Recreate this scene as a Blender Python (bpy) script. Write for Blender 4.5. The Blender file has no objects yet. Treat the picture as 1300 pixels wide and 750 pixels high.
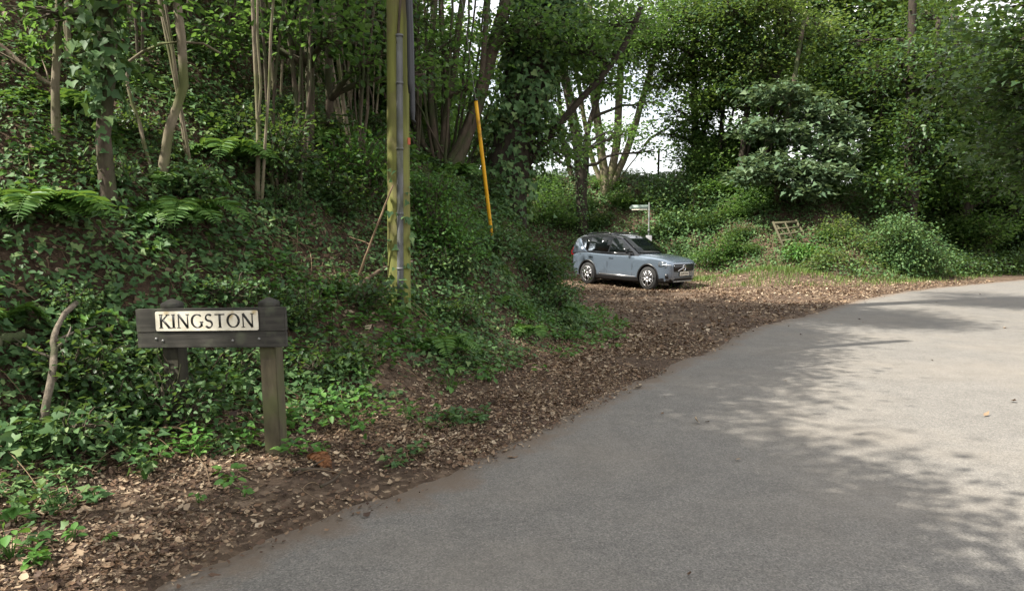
import bpy, bmesh, math, random
import numpy as np
from mathutils import Vector, Matrix

random.seed(7)
S = bpy.context.scene
COL = S.collection
R = math.radians
PI = math.pi
UP = np.array([0., 0., 1.])

# ------------------------------------------------------------------ camera
EYE = np.array([0., 0., 1.6])
FPX = 903.0
PITCH = math.atan(75 / FPX)
cam_d = bpy.data.cameras.new('camera')
cam_d.sensor_width = 36
cam_d.lens = 36 * FPX / 1300
cam_d.clip_end = 3000
cam = bpy.data.objects.new('camera', cam_d)
COL.objects.link(cam)
cam.location = EYE
cam.rotation_euler = (PI / 2 - PITCH, 0, 0)
S.camera = cam


def ray(px, py):
    x = (px - 650) / FPX
    y = (375 - py) / FPX
    c, s = math.cos(PITCH), math.sin(PITCH)
    d = np.array([x, c + y * s, -s + y * c])
    return d


def P(px, py, depth):
    d = ray(px, py)
    return EYE + d * (depth / d[1])


# ------------------------------------------------------------------ objects and tags
def tag(o, label=None, cat=None, group=None, kind=None):
    if label: o['label'] = label
    if cat: o['category'] = cat
    if group: o['group'] = group
    if kind: o['kind'] = kind
    return o


def empty(name, loc, label, cat, group=None, rz=0.0):
    o = bpy.data.objects.new(name, None)
    COL.objects.link(o)
    o.empty_display_size = 0.2
    o.location = loc
    o.rotation_euler = (0, 0, rz)
    tag(o, label, cat, group)
    return o


def copy_tree(o, parent=None):
    kids = list(o.children)
    c = o.copy()
    COL.objects.link(c)
    if parent: c.parent = parent
    for ch in kids:
        copy_tree(ch, c)
    return c


class MB:
    """collects vertices and faces (local coordinates) for ONE mesh"""
    def __init__(self):
        self.v = []; self.loops = []; self.counts = []; self.n = 0

    def add(self, v, faces):
        v = np.asarray(v, float)
        self.v.append(v)
        for f in faces:
            self.loops.append(np.asarray(f, np.int64) + self.n)
            self.counts.append(np.array([len(f)]))
        self.n += len(v)

    def add_flat(self, v, loops, counts):
        self.v.append(np.asarray(v, float))
        self.loops.append(np.asarray(loops, np.int64) + self.n)
        self.counts.append(np.asarray(counts, np.int64))
        self.n += len(v)

    def box(self, c, s, rot=None):
        hx, hy, hz = s[0] / 2, s[1] / 2, s[2] / 2
        v = np.array([[-hx, -hy, -hz], [hx, -hy, -hz], [hx, hy, -hz], [-hx, hy, -hz],
                      [-hx, -hy, hz], [hx, -hy, hz], [hx, hy, hz], [-hx, hy, hz]])
        if rot is not None: v = v @ np.array(rot).T
        self.add(v + np.asarray(c), [(0, 3, 2, 1), (4, 5, 6, 7), (0, 1, 5, 4), (1, 2, 6, 5), (2, 3, 7, 6), (3, 0, 4, 7)])
        return self

    def tube(self, pts, rad, n=6, cap=True):
        pts = np.asarray(pts, float)
        m = len(pts)
        rad = np.broadcast_to(np.asarray(rad, float), (m,))
        t = np.gradient(pts, axis=0)
        t /= np.linalg.norm(t, axis=1)[:, None] + 1e-9
        a = np.array([1., 0, 0]) if abs(t[0][0]) < 0.8 else np.array([0, 1., 0])
        b1 = np.cross(t, a); b1 /= np.linalg.norm(b1, axis=1)[:, None] + 1e-9
        b2 = np.cross(t, b1)
        ang = np.arange(n) * 2 * PI / n
        v = pts[:, None, :] + rad[:, None, None] * (np.cos(ang)[None, :, None] * b1[:, None, :] + np.sin(ang)[None, :, None] * b2[:, None, :])
        v = v.reshape(-1, 3)
        i = np.arange(m - 1)[:, None] * n
        j = np.arange(n)[None, :]
        jn = (j + 1) % n
        q = np.stack([i + j, i + jn, i + n + jn, i + n + j], -1).reshape(-1, 4)
        loops = q.reshape(-1); counts = np.full(len(q), 4)
        if cap and n >= 3:
            loops = np.concatenate([loops, np.arange(n)[::-1], np.arange(n) + (m - 1) * n])
            counts = np.concatenate([counts, [n, n]])
        self.add_flat(v, loops, counts)
        return self

    def build(self, name, mat, parent=None, smooth=True, loc=None):
        me = bpy.data.meshes.new(name)
        if self.n:
            v = np.concatenate(self.v); lp = np.concatenate(self.loops); ct = np.concatenate(self.counts)
            me.vertices.add(len(v)); me.vertices.foreach_set('co', v.astype(np.float32).ravel())
            me.loops.add(len(lp)); me.loops.foreach_set('vertex_index', lp.astype(np.int32))
            st = np.concatenate([[0], np.cumsum(ct)[:-1]])
            me.polygons.add(len(ct))
            me.polygons.foreach_set('loop_start', st.astype(np.int32))
            if smooth:
                me.polygons.foreach_set('use_smooth', np.ones(len(ct), bool))
            me.update(calc_edges=True)
        me.materials.append(mat)
        o = bpy.data.objects.new(name, me)
        COL.objects.link(o)
        if parent: o.parent = parent
        if loc is not None: o.location = loc
        return o


def bev_box(name, size, loc, mat, parent=None, bevel=0.006, rot=None, seg=2):
    bm = bmesh.new()
    bmesh.ops.create_cube(bm, size=1)
    bmesh.ops.scale(bm, vec=size, verts=bm.verts)
    if bevel:
        bmesh.ops.bevel(bm, geom=list(bm.edges), offset=bevel, segments=seg, affect='EDGES')
    me = bpy.data.meshes.new(name)
    bm.to_mesh(me); bm.free()
    me.materials.append(mat)
    o = bpy.data.objects.new(name, me)
    COL.objects.link(o)
    o.location = loc
    if rot: o.rotation_euler = rot
    if parent: o.parent = parent
    return o


# ------------------------------------------------------------------ leaves
T_DIAMOND = (np.array([(0, 0, 0), (.42, .33, .07), (1, 0, -.06), (.42, -.33, .07)]), [(0, 2, 1), (0, 3, 2)])
T_OVAL = (np.array([(0, 0, 0), (.28, .30, .08), (.68, .25, .05), (1, 0, -.10), (.68, -.25, .05), (.28, -.30, .08)]), [(0, 3, 2, 1), (0, 5, 4, 3)])
T_IVY = (np.array([(0, 0, 0), (-.14, .28, .03), (.16, .52, .10), (.40, .27, .04), (1, 0, -.08), (.40, -.27, .04), (.16, -.52, .10), (-.14, -.28, .03)]),
         [(0, 3, 2, 1), (0, 4, 3), (0, 5, 4), (0, 7, 6, 5)])
T_DEAD = (np.array([(0, 0, .10), (.25, .30, .26), (.65, .26, .16), (1, 0, .34), (.65, -.22, .0), (.28, -.30, .08), (.5, 0, 0)]),
          [(0, 6, 1), (1, 6, 2), (2, 6, 3), (3, 6, 4), (4, 6, 5), (5, 6, 0)])
T_BLADE = (np.array([(0, .04, 0), (.5, .035, .0), (1, 0, -.25), (.5, -.035, .0), (0, -.04, 0)]), [(0, 4, 3, 1), (1, 3, 2)])


def leaf_cloud(mb, pos, nrm, tip, size, tmpl):
    """one leaf per row: base point, face normal, tip direction, length"""
    T, F = tmpl
    n = len(pos)
    if n == 0: return
    nrm = nrm / (np.linalg.norm(nrm, axis=1)[:, None] + 1e-9)
    tip = tip - nrm * (tip * nrm).sum(1)[:, None]
    tip = tip / (np.linalg.norm(tip, axis=1)[:, None] + 1e-9)
    side = np.cross(nrm, tip)
    V = pos[:, None, :] + size[:, None, None] * (T[None, :, 0, None] * tip[:, None, :] + T[None, :, 1, None] * side[:, None, :] + T[None, :, 2, None] * nrm[:, None, :])
    k = len(T)
    fl = np.concatenate([np.array(f) for f in F])
    ct = np.array([len(f) for f in F])
    loops = (np.arange(n)[:, None] * k + fl[None, :]).ravel()
    counts = np.tile(ct, n)
    mb.add_flat(V.reshape(-1, 3), loops, counts)


def rand_leaf_dirs(rng, n, up=1.0, jitter=0.7):
    nrm = UP[None, :] * up + rng.normal(0, jitter, (n, 3))
    tip = rng.normal(0, 1, (n, 3)); tip[:, 2] -= 0.35
    return nrm, tip


# ------------------------------------------------------------------ materials
def nt(mat):
    mat.use_nodes = True
    t = mat.node_tree
    t.nodes.clear()
    return t


def N(t, typ, **kw):
    n = t.nodes.new(typ)
    for k, v in kw.items():
        if k in n.inputs.keys(): n.inputs[k].default_value = v
        else: setattr(n, k, v)
    return n


def ramp(t, stops):
    n = t.nodes.new('ShaderNodeValToRGB')
    e = n.color_ramp.elements
    while len(e) > 1: e.remove(e[0])
    e[0].position = stops[0][0]; e[0].color = (*stops[0][1], 1)
    for p, c in stops[1:]:
        x = e.new(p); x.color = (*c, 1)
    return n


def leaf_mat(name, stops, trans=0.35, tcol=(0.16, 0.24, 0.03), rough=0.45, clump=0.5, spec=0.35):
    m = bpy.data.materials.new(name)
    t = nt(m); L = t.links.new
    geo = N(t, 'ShaderNodeNewGeometry')
    rp = ramp(t, stops)
    tc = N(t, 'ShaderNodeTexCoord')
    no = N(t, 'ShaderNodeTexNoise', Scale=1.3, Detail=2.0)
    L(tc.outputs['Object'], no.inputs['Vector'])
    mx = N(t, 'ShaderNodeMath', operation='MULTIPLY_ADD')
    L(no.outputs['Fac'], mx.inputs[0]); mx.inputs[1].default_value = clump
    ad = N(t, 'ShaderNodeMath', operation='MULTIPLY_ADD')
    L(geo.outputs['Random Per Island'], ad.inputs[0]); ad.inputs[1].default_value = 1 - 0.5 * clump
    ad.inputs[2].default_value = -0.25 * clump
    L(ad.outputs[0], mx.inputs[2])
    L(mx.outputs[0], rp.inputs['Fac'])
    b = N(t, 'ShaderNodeBsdfPrincipled', Roughness=rough)
    b.inputs['Specular IOR Level'].default_value = spec
    L(rp.outputs['Color'], b.inputs['Base Color'])
    tr = N(t, 'ShaderNodeBsdfTranslucent')
    mc = N(t, 'ShaderNodeMix', data_type='RGBA')
    mc.inputs['Factor'].default_value = 0.6
    L(rp.outputs['Color'], mc.inputs[6]); mc.inputs[7].default_value = (*tcol, 1)
    L(mc.outputs[2], tr.inputs['Color'])
    ms = N(t, 'ShaderNodeMixShader'); ms.inputs[0].default_value = trans
    L(b.outputs[0], ms.inputs[1]); L(tr.outputs[0], ms.inputs[2])
    o = N(t, 'ShaderNodeOutputMaterial'); L(ms.outputs[0], o.inputs[0])
    return m


def noisy_mat(name, c1, c2, scale=8, rough=0.85, bump=0.3, stretch=(1, 1, 1), c3=None, s3=1.5, w3=(0.45, 0.6), metallic=0.0, spec=0.3, bdist=0.02, detail=6.0):
    m = bpy.data.materials.new(name)
    t = nt(m); L = t.links.new
    tc = N(t, 'ShaderNodeTexCoord'); mp = N(t, 'ShaderNodeMapping')
    mp.inputs['Scale'].default_value = stretch
    L(tc.outputs['Object'], mp.inputs['Vector'])
    no = N(t, 'ShaderNodeTexNoise', Scale=scale, Detail=detail, Roughness=0.65)
    L(mp.outputs[0], no.inputs['Vector'])
    rp = ramp(t, [(0.3, c1), (0.7, c2)])
    L(no.outputs['Fac'], rp.inputs['Fac'])
    col = rp.outputs['Color']
    if c3:
        n3 = N(t, 'ShaderNodeTexNoise', Scale=s3, Detail=4.0)
        L(tc.outputs['Object'], n3.inputs['Vector'])
        mr = N(t, 'ShaderNodeMapRange'); mr.inputs[1].default_value = w3[0]; mr.inputs[2].default_value = w3[1]
        L(n3.outputs['Fac'], mr.inputs[0])
        mx = N(t, 'ShaderNodeMix', data_type='RGBA')
        L(mr.outputs[0], mx.inputs['Factor']); L(col, mx.inputs[6]); mx.inputs[7].default_value = (*c3, 1)
        col = mx.outputs[2]
    b = N(t, 'ShaderNodeBsdfPrincipled', Roughness=rough, Metallic=metallic)
    b.inputs['Specular IOR Level'].default_value = spec
    L(col, b.inputs['Base Color'])
    if bump:
        bp = N(t, 'ShaderNodeBump', Strength=bump, Distance=bdist)
        L(no.outputs['Fac'], bp.inputs['Height']); L(bp.outputs[0], b.inputs['Normal'])
    o = N(t, 'ShaderNodeOutputMaterial'); L(b.outputs[0], o.inputs[0])
    return m


M = {}
M['ivy'] = leaf_mat('ivy_leaves', [(0.0, (.030, .068, .026)), (.4, (.060, .125, .045)), (.7, (.095, .172, .062)), (.93, (.16, .225, .08)), (1, (.26, .23, .08))], trans=.28, rough=.55, spec=.22)
M['pale_leaf'] = leaf_mat('pale_sycamore_leaves', [(0.0, (.05, .095, .05)), (.6, (.10, .16, .085)), (1, (.17, .22, .12))], trans=.30, tcol=(.16, .22, .07), rough=.5, spec=.3)
M['herb'] = leaf_mat('herb_leaves', [(0.0, (.035, .10, .018)), (.6, (.075, .19, .035)), (1, (.14, .27, .06))], trans=.35, rough=.5)
M['hazel'] = leaf_mat('hazel_leaves', [(0.0, (.026, .068, .018)), (.55, (.060, .125, .028)), (.9, (.105, .17, .038)), (1, (.19, .19, .05))], trans=.52, tcol=(.17, .31, .05), rough=.5)
M['sycamore'] = leaf_mat('sycamore_leaves', [(0.0, (.034, .078, .024)), (.6, (.075, .135, .036)), (.93, (.125, .175, .045)), (1, (.22, .17, .06))], trans=.55, tcol=(.17, .31, .05), rough=.5)
M['autumn'] = leaf_mat('turning_leaves', [(0.0, (.045, .085, .025)), (.55, (.085, .14, .036)), (.9, (.15, .17, .045)), (1, (.24, .16, .055))], trans=.5, tcol=(.21, .30, .05), rough=.55)
M['dark_leaf'] = leaf_mat('dark_leaves', [(0.0, (.020, .050, .018)), (.6, (.045, .095, .030)), (1, (.08, .14, .04))], trans=.38, rough=.45)
M['fern'] = leaf_mat('fern_fronds', [(0.0, (.04, .11, .02)), (.6, (.075, .17, .03)), (1, (.12, .22, .04))], trans=.35, rough=.5)
M['dead_fern'] = leaf_mat('dead_fern_fronds', [(0.0, (.12, .05, .02)), (1, (.25, .11, .04))], trans=.15, tcol=(.25, .12, .04), rough=.7)
M['grass'] = leaf_mat('grass_blades', [(0.0, (.05, .10, .02)), (.6, (.10, .17, .03)), (1, (.20, .22, .07))], trans=.35, rough=.55)
M['litter'] = leaf_mat('fallen_leaves', [(0.0, (.030, .020, .015)), (.28, (.080, .050, .034)), (.5, (.15, .092, .055)), (.68, (.23, .165, .105)), (.85, (.32, .25, .17)), (.95, (.45, .37, .27)), (1, (.30, .28, .09))], trans=.08, tcol=(.25, .13, .05), rough=.7, clump=.35, spec=.25)
M['bark'] = noisy_mat('brown_bark', (.035, .026, .018), (.10, .078, .055), 14, .9, .6, (1, 1, .35), c3=(.045, .058, .022), s3=2.2)
M['bark_pale'] = noisy_mat('pale_bark', (.09, .075, .05), (.24, .20, .14), 10, .85, .5, (1, 1, .4), c3=(.09, .10, .035), s3=2.5)
M['bark_dark'] = noisy_mat('dark_bark', (.018, .014, .010), (.055, .045, .032), 12, .92, .6, (1, 1, .35))
M['twig'] = noisy_mat('dry_twigs', (.10, .065, .035), (.26, .185, .115), 3, .85, .0)
M['deadwood'] = noisy_mat('dead_wood', (.13, .10, .07), (.36, .29, .21), 20, .85, .5, (1, 1, .3), c3=(.09, .06, .04), s3=4)
M['dead_bark'] = noisy_mat('grey_dead_bark', (.050, .042, .032), (.20, .165, .125), 26, .9, .7, (1, 1, .5), c3=(.055, .055, .03), s3=7)
M['bracken'] = leaf_mat('dry_bracken', [(0.0, (.10, .09, .02)), (.5, (.22, .18, .05)), (1, (.34, .20, .08))], trans=.4, tcol=(.35, .28, .06), rough=.6)

# ------------------------------------------------------------------ terrain
TOE = [(-14, -16), (-8, -7), (-5.2, -1), (-3.6, 2.2), (-2.5, 4.1), (-1.75, 5.1), (-1.0, 6.05), (-.35, 7.05), (.28, 8.05), (1.0, 9.75), (1.45, 11.2), (1.6, 12.5),
       (1.5, 14.5), (.7, 18), (-.8, 22), (-1.2, 26), (.5, 28.8), (3, 29.6), (6, 29), (8.0, 27.6), (9.8, 25.9), (11.2, 24.6), (12.8, 23.9), (16, 25.8), (20, 28.7), (30, 35), (50, 45), (80, 58), (200, 112)]
RTOE = [(204, 100), (84, 48), (52, 35.5), (33, 26), (18.7, 16), (12.2, 9.2), (8.6, 4.3), (5.8, -.5), (2.6, -7.5), (-3.4, -17)]
POLY = np.array(TOE + RTOE, float)
EDGE = [(-8.9, -9.5), (-5.9, -4), (-3.4, .3), (-1.65, 3.2), (-1.48, 3.6), (-1.0, 4.15), (-.52, 4.7), (-.14, 5.35), (.24, 6.0), (.68, 6.8), (1.0, 7.3), (2.26, 9.4), (2.75, 9.9), (3.8, 12), (5.5, 14),
        (9.4, 18.8), (12.3, 21.6), (19.6, 27), (32, 34), (52, 43.6), (84, 56.5), (200, 108)]
REDGE = [(-4.6, -16.2), (1.2, -7), (4.5, 0), (7.3, 4.9), (10.9, 10), (17.4, 17), (31.8, 27.1), (51, 36.7), (83.4, 49.5), (203, 102)]


def resample(pl, n, power=1.0):
    pl = np.array(pl, float)
    seg = np.linalg.norm(np.diff(pl, axis=0), axis=1)
    s = np.concatenate([[0], np.cumsum(seg)])
    u = np.linspace(0, 1, n) ** power * s[-1]
    return np.stack([np.interp(u, s, pl[:, 0]), np.interp(u, s, pl[:, 1])], 1)


def smooth_pl(pl, it=2):
    pl = np.array(pl, float)
    for _ in range(it):
        q = .75 * pl[:-1] + .25 * pl[1:]; r = .25 * pl[:-1] + .75 * pl[1:]
        pl = np.concatenate([[pl[0]], np.stack([q, r], 1).reshape(-1, 2), [pl[-1]]])
    return pl


EDGE_S = smooth_pl(EDGE); REDGE_S = smooth_pl(REDGE)
ROADPOLY = np.concatenate([smooth_pl(EDGE, 1), np.array(REDGE)[::-1]])
_nr = np.random.default_rng(11)
_K = [(_nr.normal(0, 1, (14, 2)), _nr.uniform(0, 2 * PI, 14)) for _ in range(4)]


def wob(x, y, freq, k=0):
    """smooth pseudo noise about -1..1"""
    w, ph = _K[k]
    x = np.asarray(x, float); y = np.asarray(y, float)
    o = np.zeros_like(x)
    for (a, b), p in zip(w, ph):
        o = o + np.sin((a * x + b * y) * freq * 1.6 + p)
    return o / 5.0


def poly_dist(x, y, poly):
    """distance to the outline, inside flag, nearest segment"""
    x = np.asarray(x, float).ravel(); y = np.asarray(y, float).ravel()
    best = np.full(x.shape, 1e18); idx = np.zeros(x.shape, int); ins = np.zeros(x.shape, bool)
    m = len(poly)
    for i in range(m):
        x0, y0 = poly[i]; x1, y1 = poly[(i + 1) % m]
        dx, dy = x1 - x0, y1 - y0
        t = np.clip(((x - x0) * dx + (y - y0) * dy) / (dx * dx + dy * dy + 1e-12), 0, 1)
        q = (x - x0 - t * dx) ** 2 + (y - y0 - t * dy) ** 2
        k = q < best
        best[k] = q[k]; idx[k] = i
        if y0 != y1:
            c = ((y0 > y) != (y1 > y)) & (x < (x1 - x0) * (y - y0) / (y1 - y0) + x0)
            ins ^= c
    return np.sqrt(best), ins, idx


def bank_d(x, y):
    """distance into the bank (positive), negative on the floor; True when it is the right hand bank"""
    d, ins, idx = poly_dist(x, y, POLY)
    return np.where(ins, -d, d), idx >= len(TOE) - 1


def road_d(x, y):
    d, ins, idx = poly_dist(x, y, ROADPOLY)
    return np.where(ins, -d, d)


def sstep(a, b, x):
    t = np.clip((x - a) / (b - a), 0, 1)
    return t * t * (3 - 2 * t)


def height(x, y):
    x = np.asarray(x, float); shp = x.shape
    x = x.ravel(); y = np.asarray(y, float).ravel()
    d, right = bank_d(x, y)
    prof = np.interp(d, [-1, 0, .4, .9, 2.2, 5.3, 8, 30, 1000], [0, 0.03, .13, .42, 1.65, 4.25, 4.6, 4.7, 4.7])
    left = sstep(1.5, -3.5, x) * sstep(24, 17, y)
    prof = prof * (1 + .12 * left) + left * np.clip(d - 4, 0, 12) * .14
    # the far right hand bank is lower and gentler
    fr = sstep(9.5, 14, x) * sstep(15, 20, y)
    prof = prof * (1 - .18 * fr)
    rp = np.interp(d, [-1, 0, 1, 3, 30, 1000], [0, 0, .25, .9, 1.3, 1.3])
    z = np.where(right, rp, prof)
    a = sstep(.1, 1.2, d)
    z = z + a * (.20 * wob(x, y, 1.0, 0) + .10 * wob(x, y, 2.7, 1)) * np.where(d > 9, .5, 1)
    rd = road_d(x, y)
    fl = sstep(.0, .5, rd)
    z = z + np.where(d < .3, fl * (.018 + .016 * wob(x, y, 1.1, 2) + .010 * wob(x, y, 3.7, 3)), 0)
    z = z + np.where(rd < 0.03, -.04 * sstep(0.0, -.12, rd) , 0)
    z = z + .75 * np.exp(-(((x + .5) / 1.5) ** 2 + ((y - 13.0) / 1.9) ** 2)) * sstep(.3, 1.6, d)
    # low grassy mound at the end of the pull-in
    z = z + .45 * np.exp(-(((x - 9.2) / 1.8) ** 2 + ((y - 25.0) / 1.1) ** 2))
    # the car stands on ground that falls gently towards the road
    z = z - .16 * np.exp(-(((x - 4.2) / 3.0) ** 2 + ((y - 23.0) / 2.2) ** 2))
    return z.reshape(shp)


def hz(x, y):
    return float(height(np.array([x]), np.array([y]))[0])


def hit(px, py, far=90):
    d = ray(px, py); d = d / d[1]
    t = np.concatenate([np.arange(2, 30, .03), np.arange(30, far, .15)])
    p = EYE[None, :] + d[None, :] * t[:, None]
    h = height(p[:, 0], p[:, 1])
    k = np.nonzero(p[:, 2] <= h)[0]
    i = k[0] if len(k) else len(t) - 1
    q = p[i].copy(); q[2] = h[i]
    return q


def normals(x, y, e=.08):
    gx = (height(x + e, y) - height(x - e, y)) / (2 * e)
    gy = (height(x, y + e) - height(x, y - e)) / (2 * e)
    n = np.stack([-gx, -gy, np.ones_like(gx)], -1)
    return n / np.linalg.norm(n, axis=-1)[..., None]


def axis(segs):
    out = []
    for a, b, s in segs:
        out.append(np.arange(a, b, s))
    return np.unique(np.round(np.concatenate(out + [[segs[-1][1]]]), 4))


gx = axis([(-900, -200, 100), (-200, -60, 20), (-60, -24, 3), (-24, -9, .5), (-9, 7, .13), (7, 18, .3), (18, 45, 1), (45, 80, 4), (80, 200, 20), (200, 900, 100)])
gy = axis([(-300, -60, 60), (-60, -16, 5), (-16, -2, 1), (-2, 2, .3), (2, 16, .13), (16, 33, .25), (33, 45, .6), (45, 80, 4), (80, 200, 20), (200, 1200, 100)])
X, Y = np.meshgrid(gx, gy)
Z = height(X, Y)
gb = MB()
nx, ny = len(gx), len(gy)
ii = np.arange(ny - 1)[:, None] * nx + np.arange(nx - 1)[None, :]
quads = np.stack([ii, ii + 1, ii + nx + 1, ii + nx], -1).reshape(-1, 4)
gb.add_flat(np.stack([X, Y, Z], -1).reshape(-1, 3), quads.ravel(), np.full(len(quads), 4))


def ground_mat():
    m = bpy.data.materials.new('woodland_soil')
    t = nt(m); L = t.links.new
    tc = N(t, 'ShaderNodeTexCoord')
    n1 = N(t, 'ShaderNodeTexNoise', Scale=26, Detail=8.0, Roughness=.7)
    n2 = N(t, 'ShaderNodeTexNoise', Scale=.9, Detail=5.0, Roughness=.6)
    vo = N(t, 'ShaderNodeTexVoronoi', Scale=22.0, Randomness=1.0)
    for n in (n1, n2, vo): L(tc.outputs['Object'], n.inputs['Vector'])
    r1 = ramp(t, [(.25, (.026, .018, .013)), (.5, (.070, .048, .034)), (.75, (.15, .105, .072))])
    L(n1.outputs['Fac'], r1.inputs['Fac'])
    r2 = ramp(t, [(0, (.040, .029, .021)), (.4, (.085, .060, .041)), (.7, (.15, .108, .074)), (1, (.26, .195, .14))])
    L(vo.outputs['Color'], r2.inputs['Fac'])
    mr = N(t, 'ShaderNodeMapRange'); mr.inputs[1].default_value = .40; mr.inputs[2].default_value = .62
    L(n2.outputs['Fac'], mr.inputs[0])
    mx = N(t, 'ShaderNodeMix', data_type='RGBA')
    L(mr.outputs[0], mx.inputs['Factor']); L(r1.outputs[0], mx.inputs[6]); L(r2.outputs[0], mx.inputs[7])
    sx = N(t, 'ShaderNodeSeparateXYZ'); L(tc.outputs['Object'], sx.inputs[0])
    mz = N(t, 'ShaderNodeMapRange'); mz.inputs[1].default_value = .05; mz.inputs[2].default_value = .7; mz.inputs[3].default_value = 0; mz.inputs[4].default_value = .85
    L(sx.outputs['Z'], mz.inputs[0])
    mh = N(t, 'ShaderNodeMix', data_type='RGBA')
    r3 = ramp(t, [(.3, (.028, .019, .013)), (.55, (.080, .054, .037)), (.8, (.15, .105, .07))])
    L(n1.outputs['Fac'], r3.inputs['Fac'])
    L(mz.outputs[0], mh.inputs['Factor']); L(mx.outputs[2], mh.inputs[6]); L(r3.outputs[0], mh.inputs[7])
    b = N(t, 'ShaderNodeBsdfPrincipled', Roughness=.92)
    b.inputs['Specular IOR Level'].default_value = .15
    L(mh.outputs[2], b.inputs['Base Color'])
    bp = N(t, 'ShaderNodeBump', Strength=.8, Distance=.03)
    L(n1.outputs['Fac'], bp.inputs['Height']); L(bp.outputs[0], b.inputs['Normal'])
    o = N(t, 'ShaderNodeOutputMaterial'); L(b.outputs[0], o.inputs[0])
    return m


tag(gb.build('ground', ground_mat()), 'brown leafy woodland ground of verge, pull-in and banks', None, kind='structure')


def road_mat():
    m = bpy.data.materials.new('worn_asphalt')
    t = nt(m); L = t.links.new
    tc = N(t, 'ShaderNodeTexCoord')
    fine = N(t, 'ShaderNodeTexNoise', Scale=88, Detail=3.0, Roughness=.75)
    vo = N(t, 'ShaderNodeTexVoronoi', Scale=60.0)
    big = N(t, 'ShaderNodeTexNoise', Scale=.55, Detail=5.0, Roughness=.6)
    mid = N(t, 'ShaderNodeTexNoise', Scale=3.0, Detail=6.0, Roughness=.7)
    for n in (fine, vo, big, mid): L(tc.outputs['Object'], n.inputs['Vector'])
    r = ramp(t, [(.28, (.066, .062, .057)), (.47, (.136, .129, .118)), (.64, (.200, .190, .172)), (.78, (.40, .385, .355))])
    L(fine.outputs['Fac'], r.inputs['Fac'])
    rv = ramp(t, [(0, (.74, .74, .74)), (.6, (1, 1, 1)), (1, (1.22, 1.20, 1.17))])
    L(vo.outputs['Color'], rv.inputs['Fac'])
    mul = N(t, 'ShaderNodeMix', data_type='RGBA', blend_type='MULTIPLY'); mul.inputs['Factor'].default_value = 1
    L(r.outputs[0], mul.inputs[6]); L(rv.outputs[0], mul.inputs[7])
    # dusty buff patches
    mr = N(t, 'ShaderNodeMapRange'); mr.inputs[1].default_value = .44; mr.inputs[2].default_value = .68; mr.inputs[4].default_value = .42
    L(big.outputs['Fac'], mr.inputs[0])
    mx = N(t, 'ShaderNodeMix', data_type='RGBA')
    L(mr.outputs[0], mx.inputs['Factor']); L(mul.outputs[2], mx.inputs[6]); mx.inputs[7].default_value = (.195, .172, .142, 1)
    mr2 = N(t, 'ShaderNodeMapRange'); mr2.inputs[1].default_value = .3; mr2.inputs[2].default_value = .7; mr2.inputs[3].default_value = .86; mr2.inputs[4].default_value = 1.12
    L(mid.outputs['Fac'], mr2.inputs[0])
    m3 = N(t, 'ShaderNodeMix', data_type='RGBA', blend_type='MULTIPLY'); m3.inputs['Factor'].default_value = 1
    L(mx.outputs[2], m3.inputs[6]); L(mr2.outputs[0], m3.inputs[7])
    # soil washed over the edge of the carriageway (attribute: metres in from the edge)
    at = N(t, 'ShaderNodeAttribute', attribute_name='edge')
    em = N(t, 'ShaderNodeMath', operation='MULTIPLY_ADD'); L(mid.outputs['Fac'], em.inputs[0]); em.inputs[1].default_value = -.9; L(at.outputs['Fac'], em.inputs[2])
    me_ = N(t, 'ShaderNodeMapRange'); me_.inputs[1].default_value = -.30; me_.inputs[2].default_value = -.02; me_.inputs[3].default_value = .85; me_.inputs[4].default_value = 0
    L(em.outputs[0], me_.inputs[0])
    m4 = N(t, 'ShaderNodeMix', data_type='RGBA')
    L(me_.outputs[0], m4.inputs['Factor']); L(m3.outputs[2], m4.inputs[6]); m4.inputs[7].default_value = (.13, .098, .072, 1)
    b = N(t, 'ShaderNodeBsdfPrincipled', Roughness=.82)
    b.inputs['Specular IOR Level'].default_value = .3
    L(m4.outputs[2], b.inputs['Base Color'])
    bp = N(t, 'ShaderNodeBump', Strength=.45, Distance=.006)
    L(fine.outputs['Fac'], bp.inputs['Height']); L(bp.outputs[0], b.inputs['Normal'])
    o = N(t, 'ShaderNodeOutputMaterial'); L(b.outputs[0], o.inputs[0])
    return m


nL = 1800
EL = resample(EDGE_S, nL, 1.6)
ER = resample(REDGE_S, nL, 1.6)
jit = .08 * wob(EL[:, 0], EL[:, 1], 1.9, 1) + .05 * wob(EL[:, 0], EL[:, 1], 6.0, 2) + .022 * wob(EL[:, 0], EL[:, 1], 17.0, 0)
nrm2 = ER - EL; nrm2 /= np.linalg.norm(nrm2, axis=1)[:, None]
ELj = EL + nrm2 * jit[:, None]
us = np.array([0, .02, .05, .1, .2, .35, .5, .65, .8, .95, 1.0])
RV = ELj[:, None, :] * (1 - us)[None, :, None] + ER[:, None, :] * us[None, :, None]
wid = np.linalg.norm(ER - EL, axis=1)
dz = np.where(us == 0, -.03, 0)
RZ = np.broadcast_to(dz[None, :], RV.shape[:2])
rb = MB()
k = len(us)
ii = np.arange(nL - 1)[:, None] * k + np.arange(k - 1)[None, :]
quads = np.stack([ii, ii + 1, ii + k + 1, ii + k], -1).reshape(-1, 4)
rb.add_flat(np.concatenate([RV, RZ[..., None]], -1).reshape(-1, 3), quads.ravel(), np.full(len(quads), 4))
road = rb.build('road', road_mat(), smooth=False)
ea = road.data.attributes.new('edge', 'FLOAT', 'POINT')
ea.data.foreach_set('value', (us[None, :] * wid[:, None]).astype(np.float32).ravel())
tag(road, 'grey worn asphalt lane curving away to the right', None, kind='structure')

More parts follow.
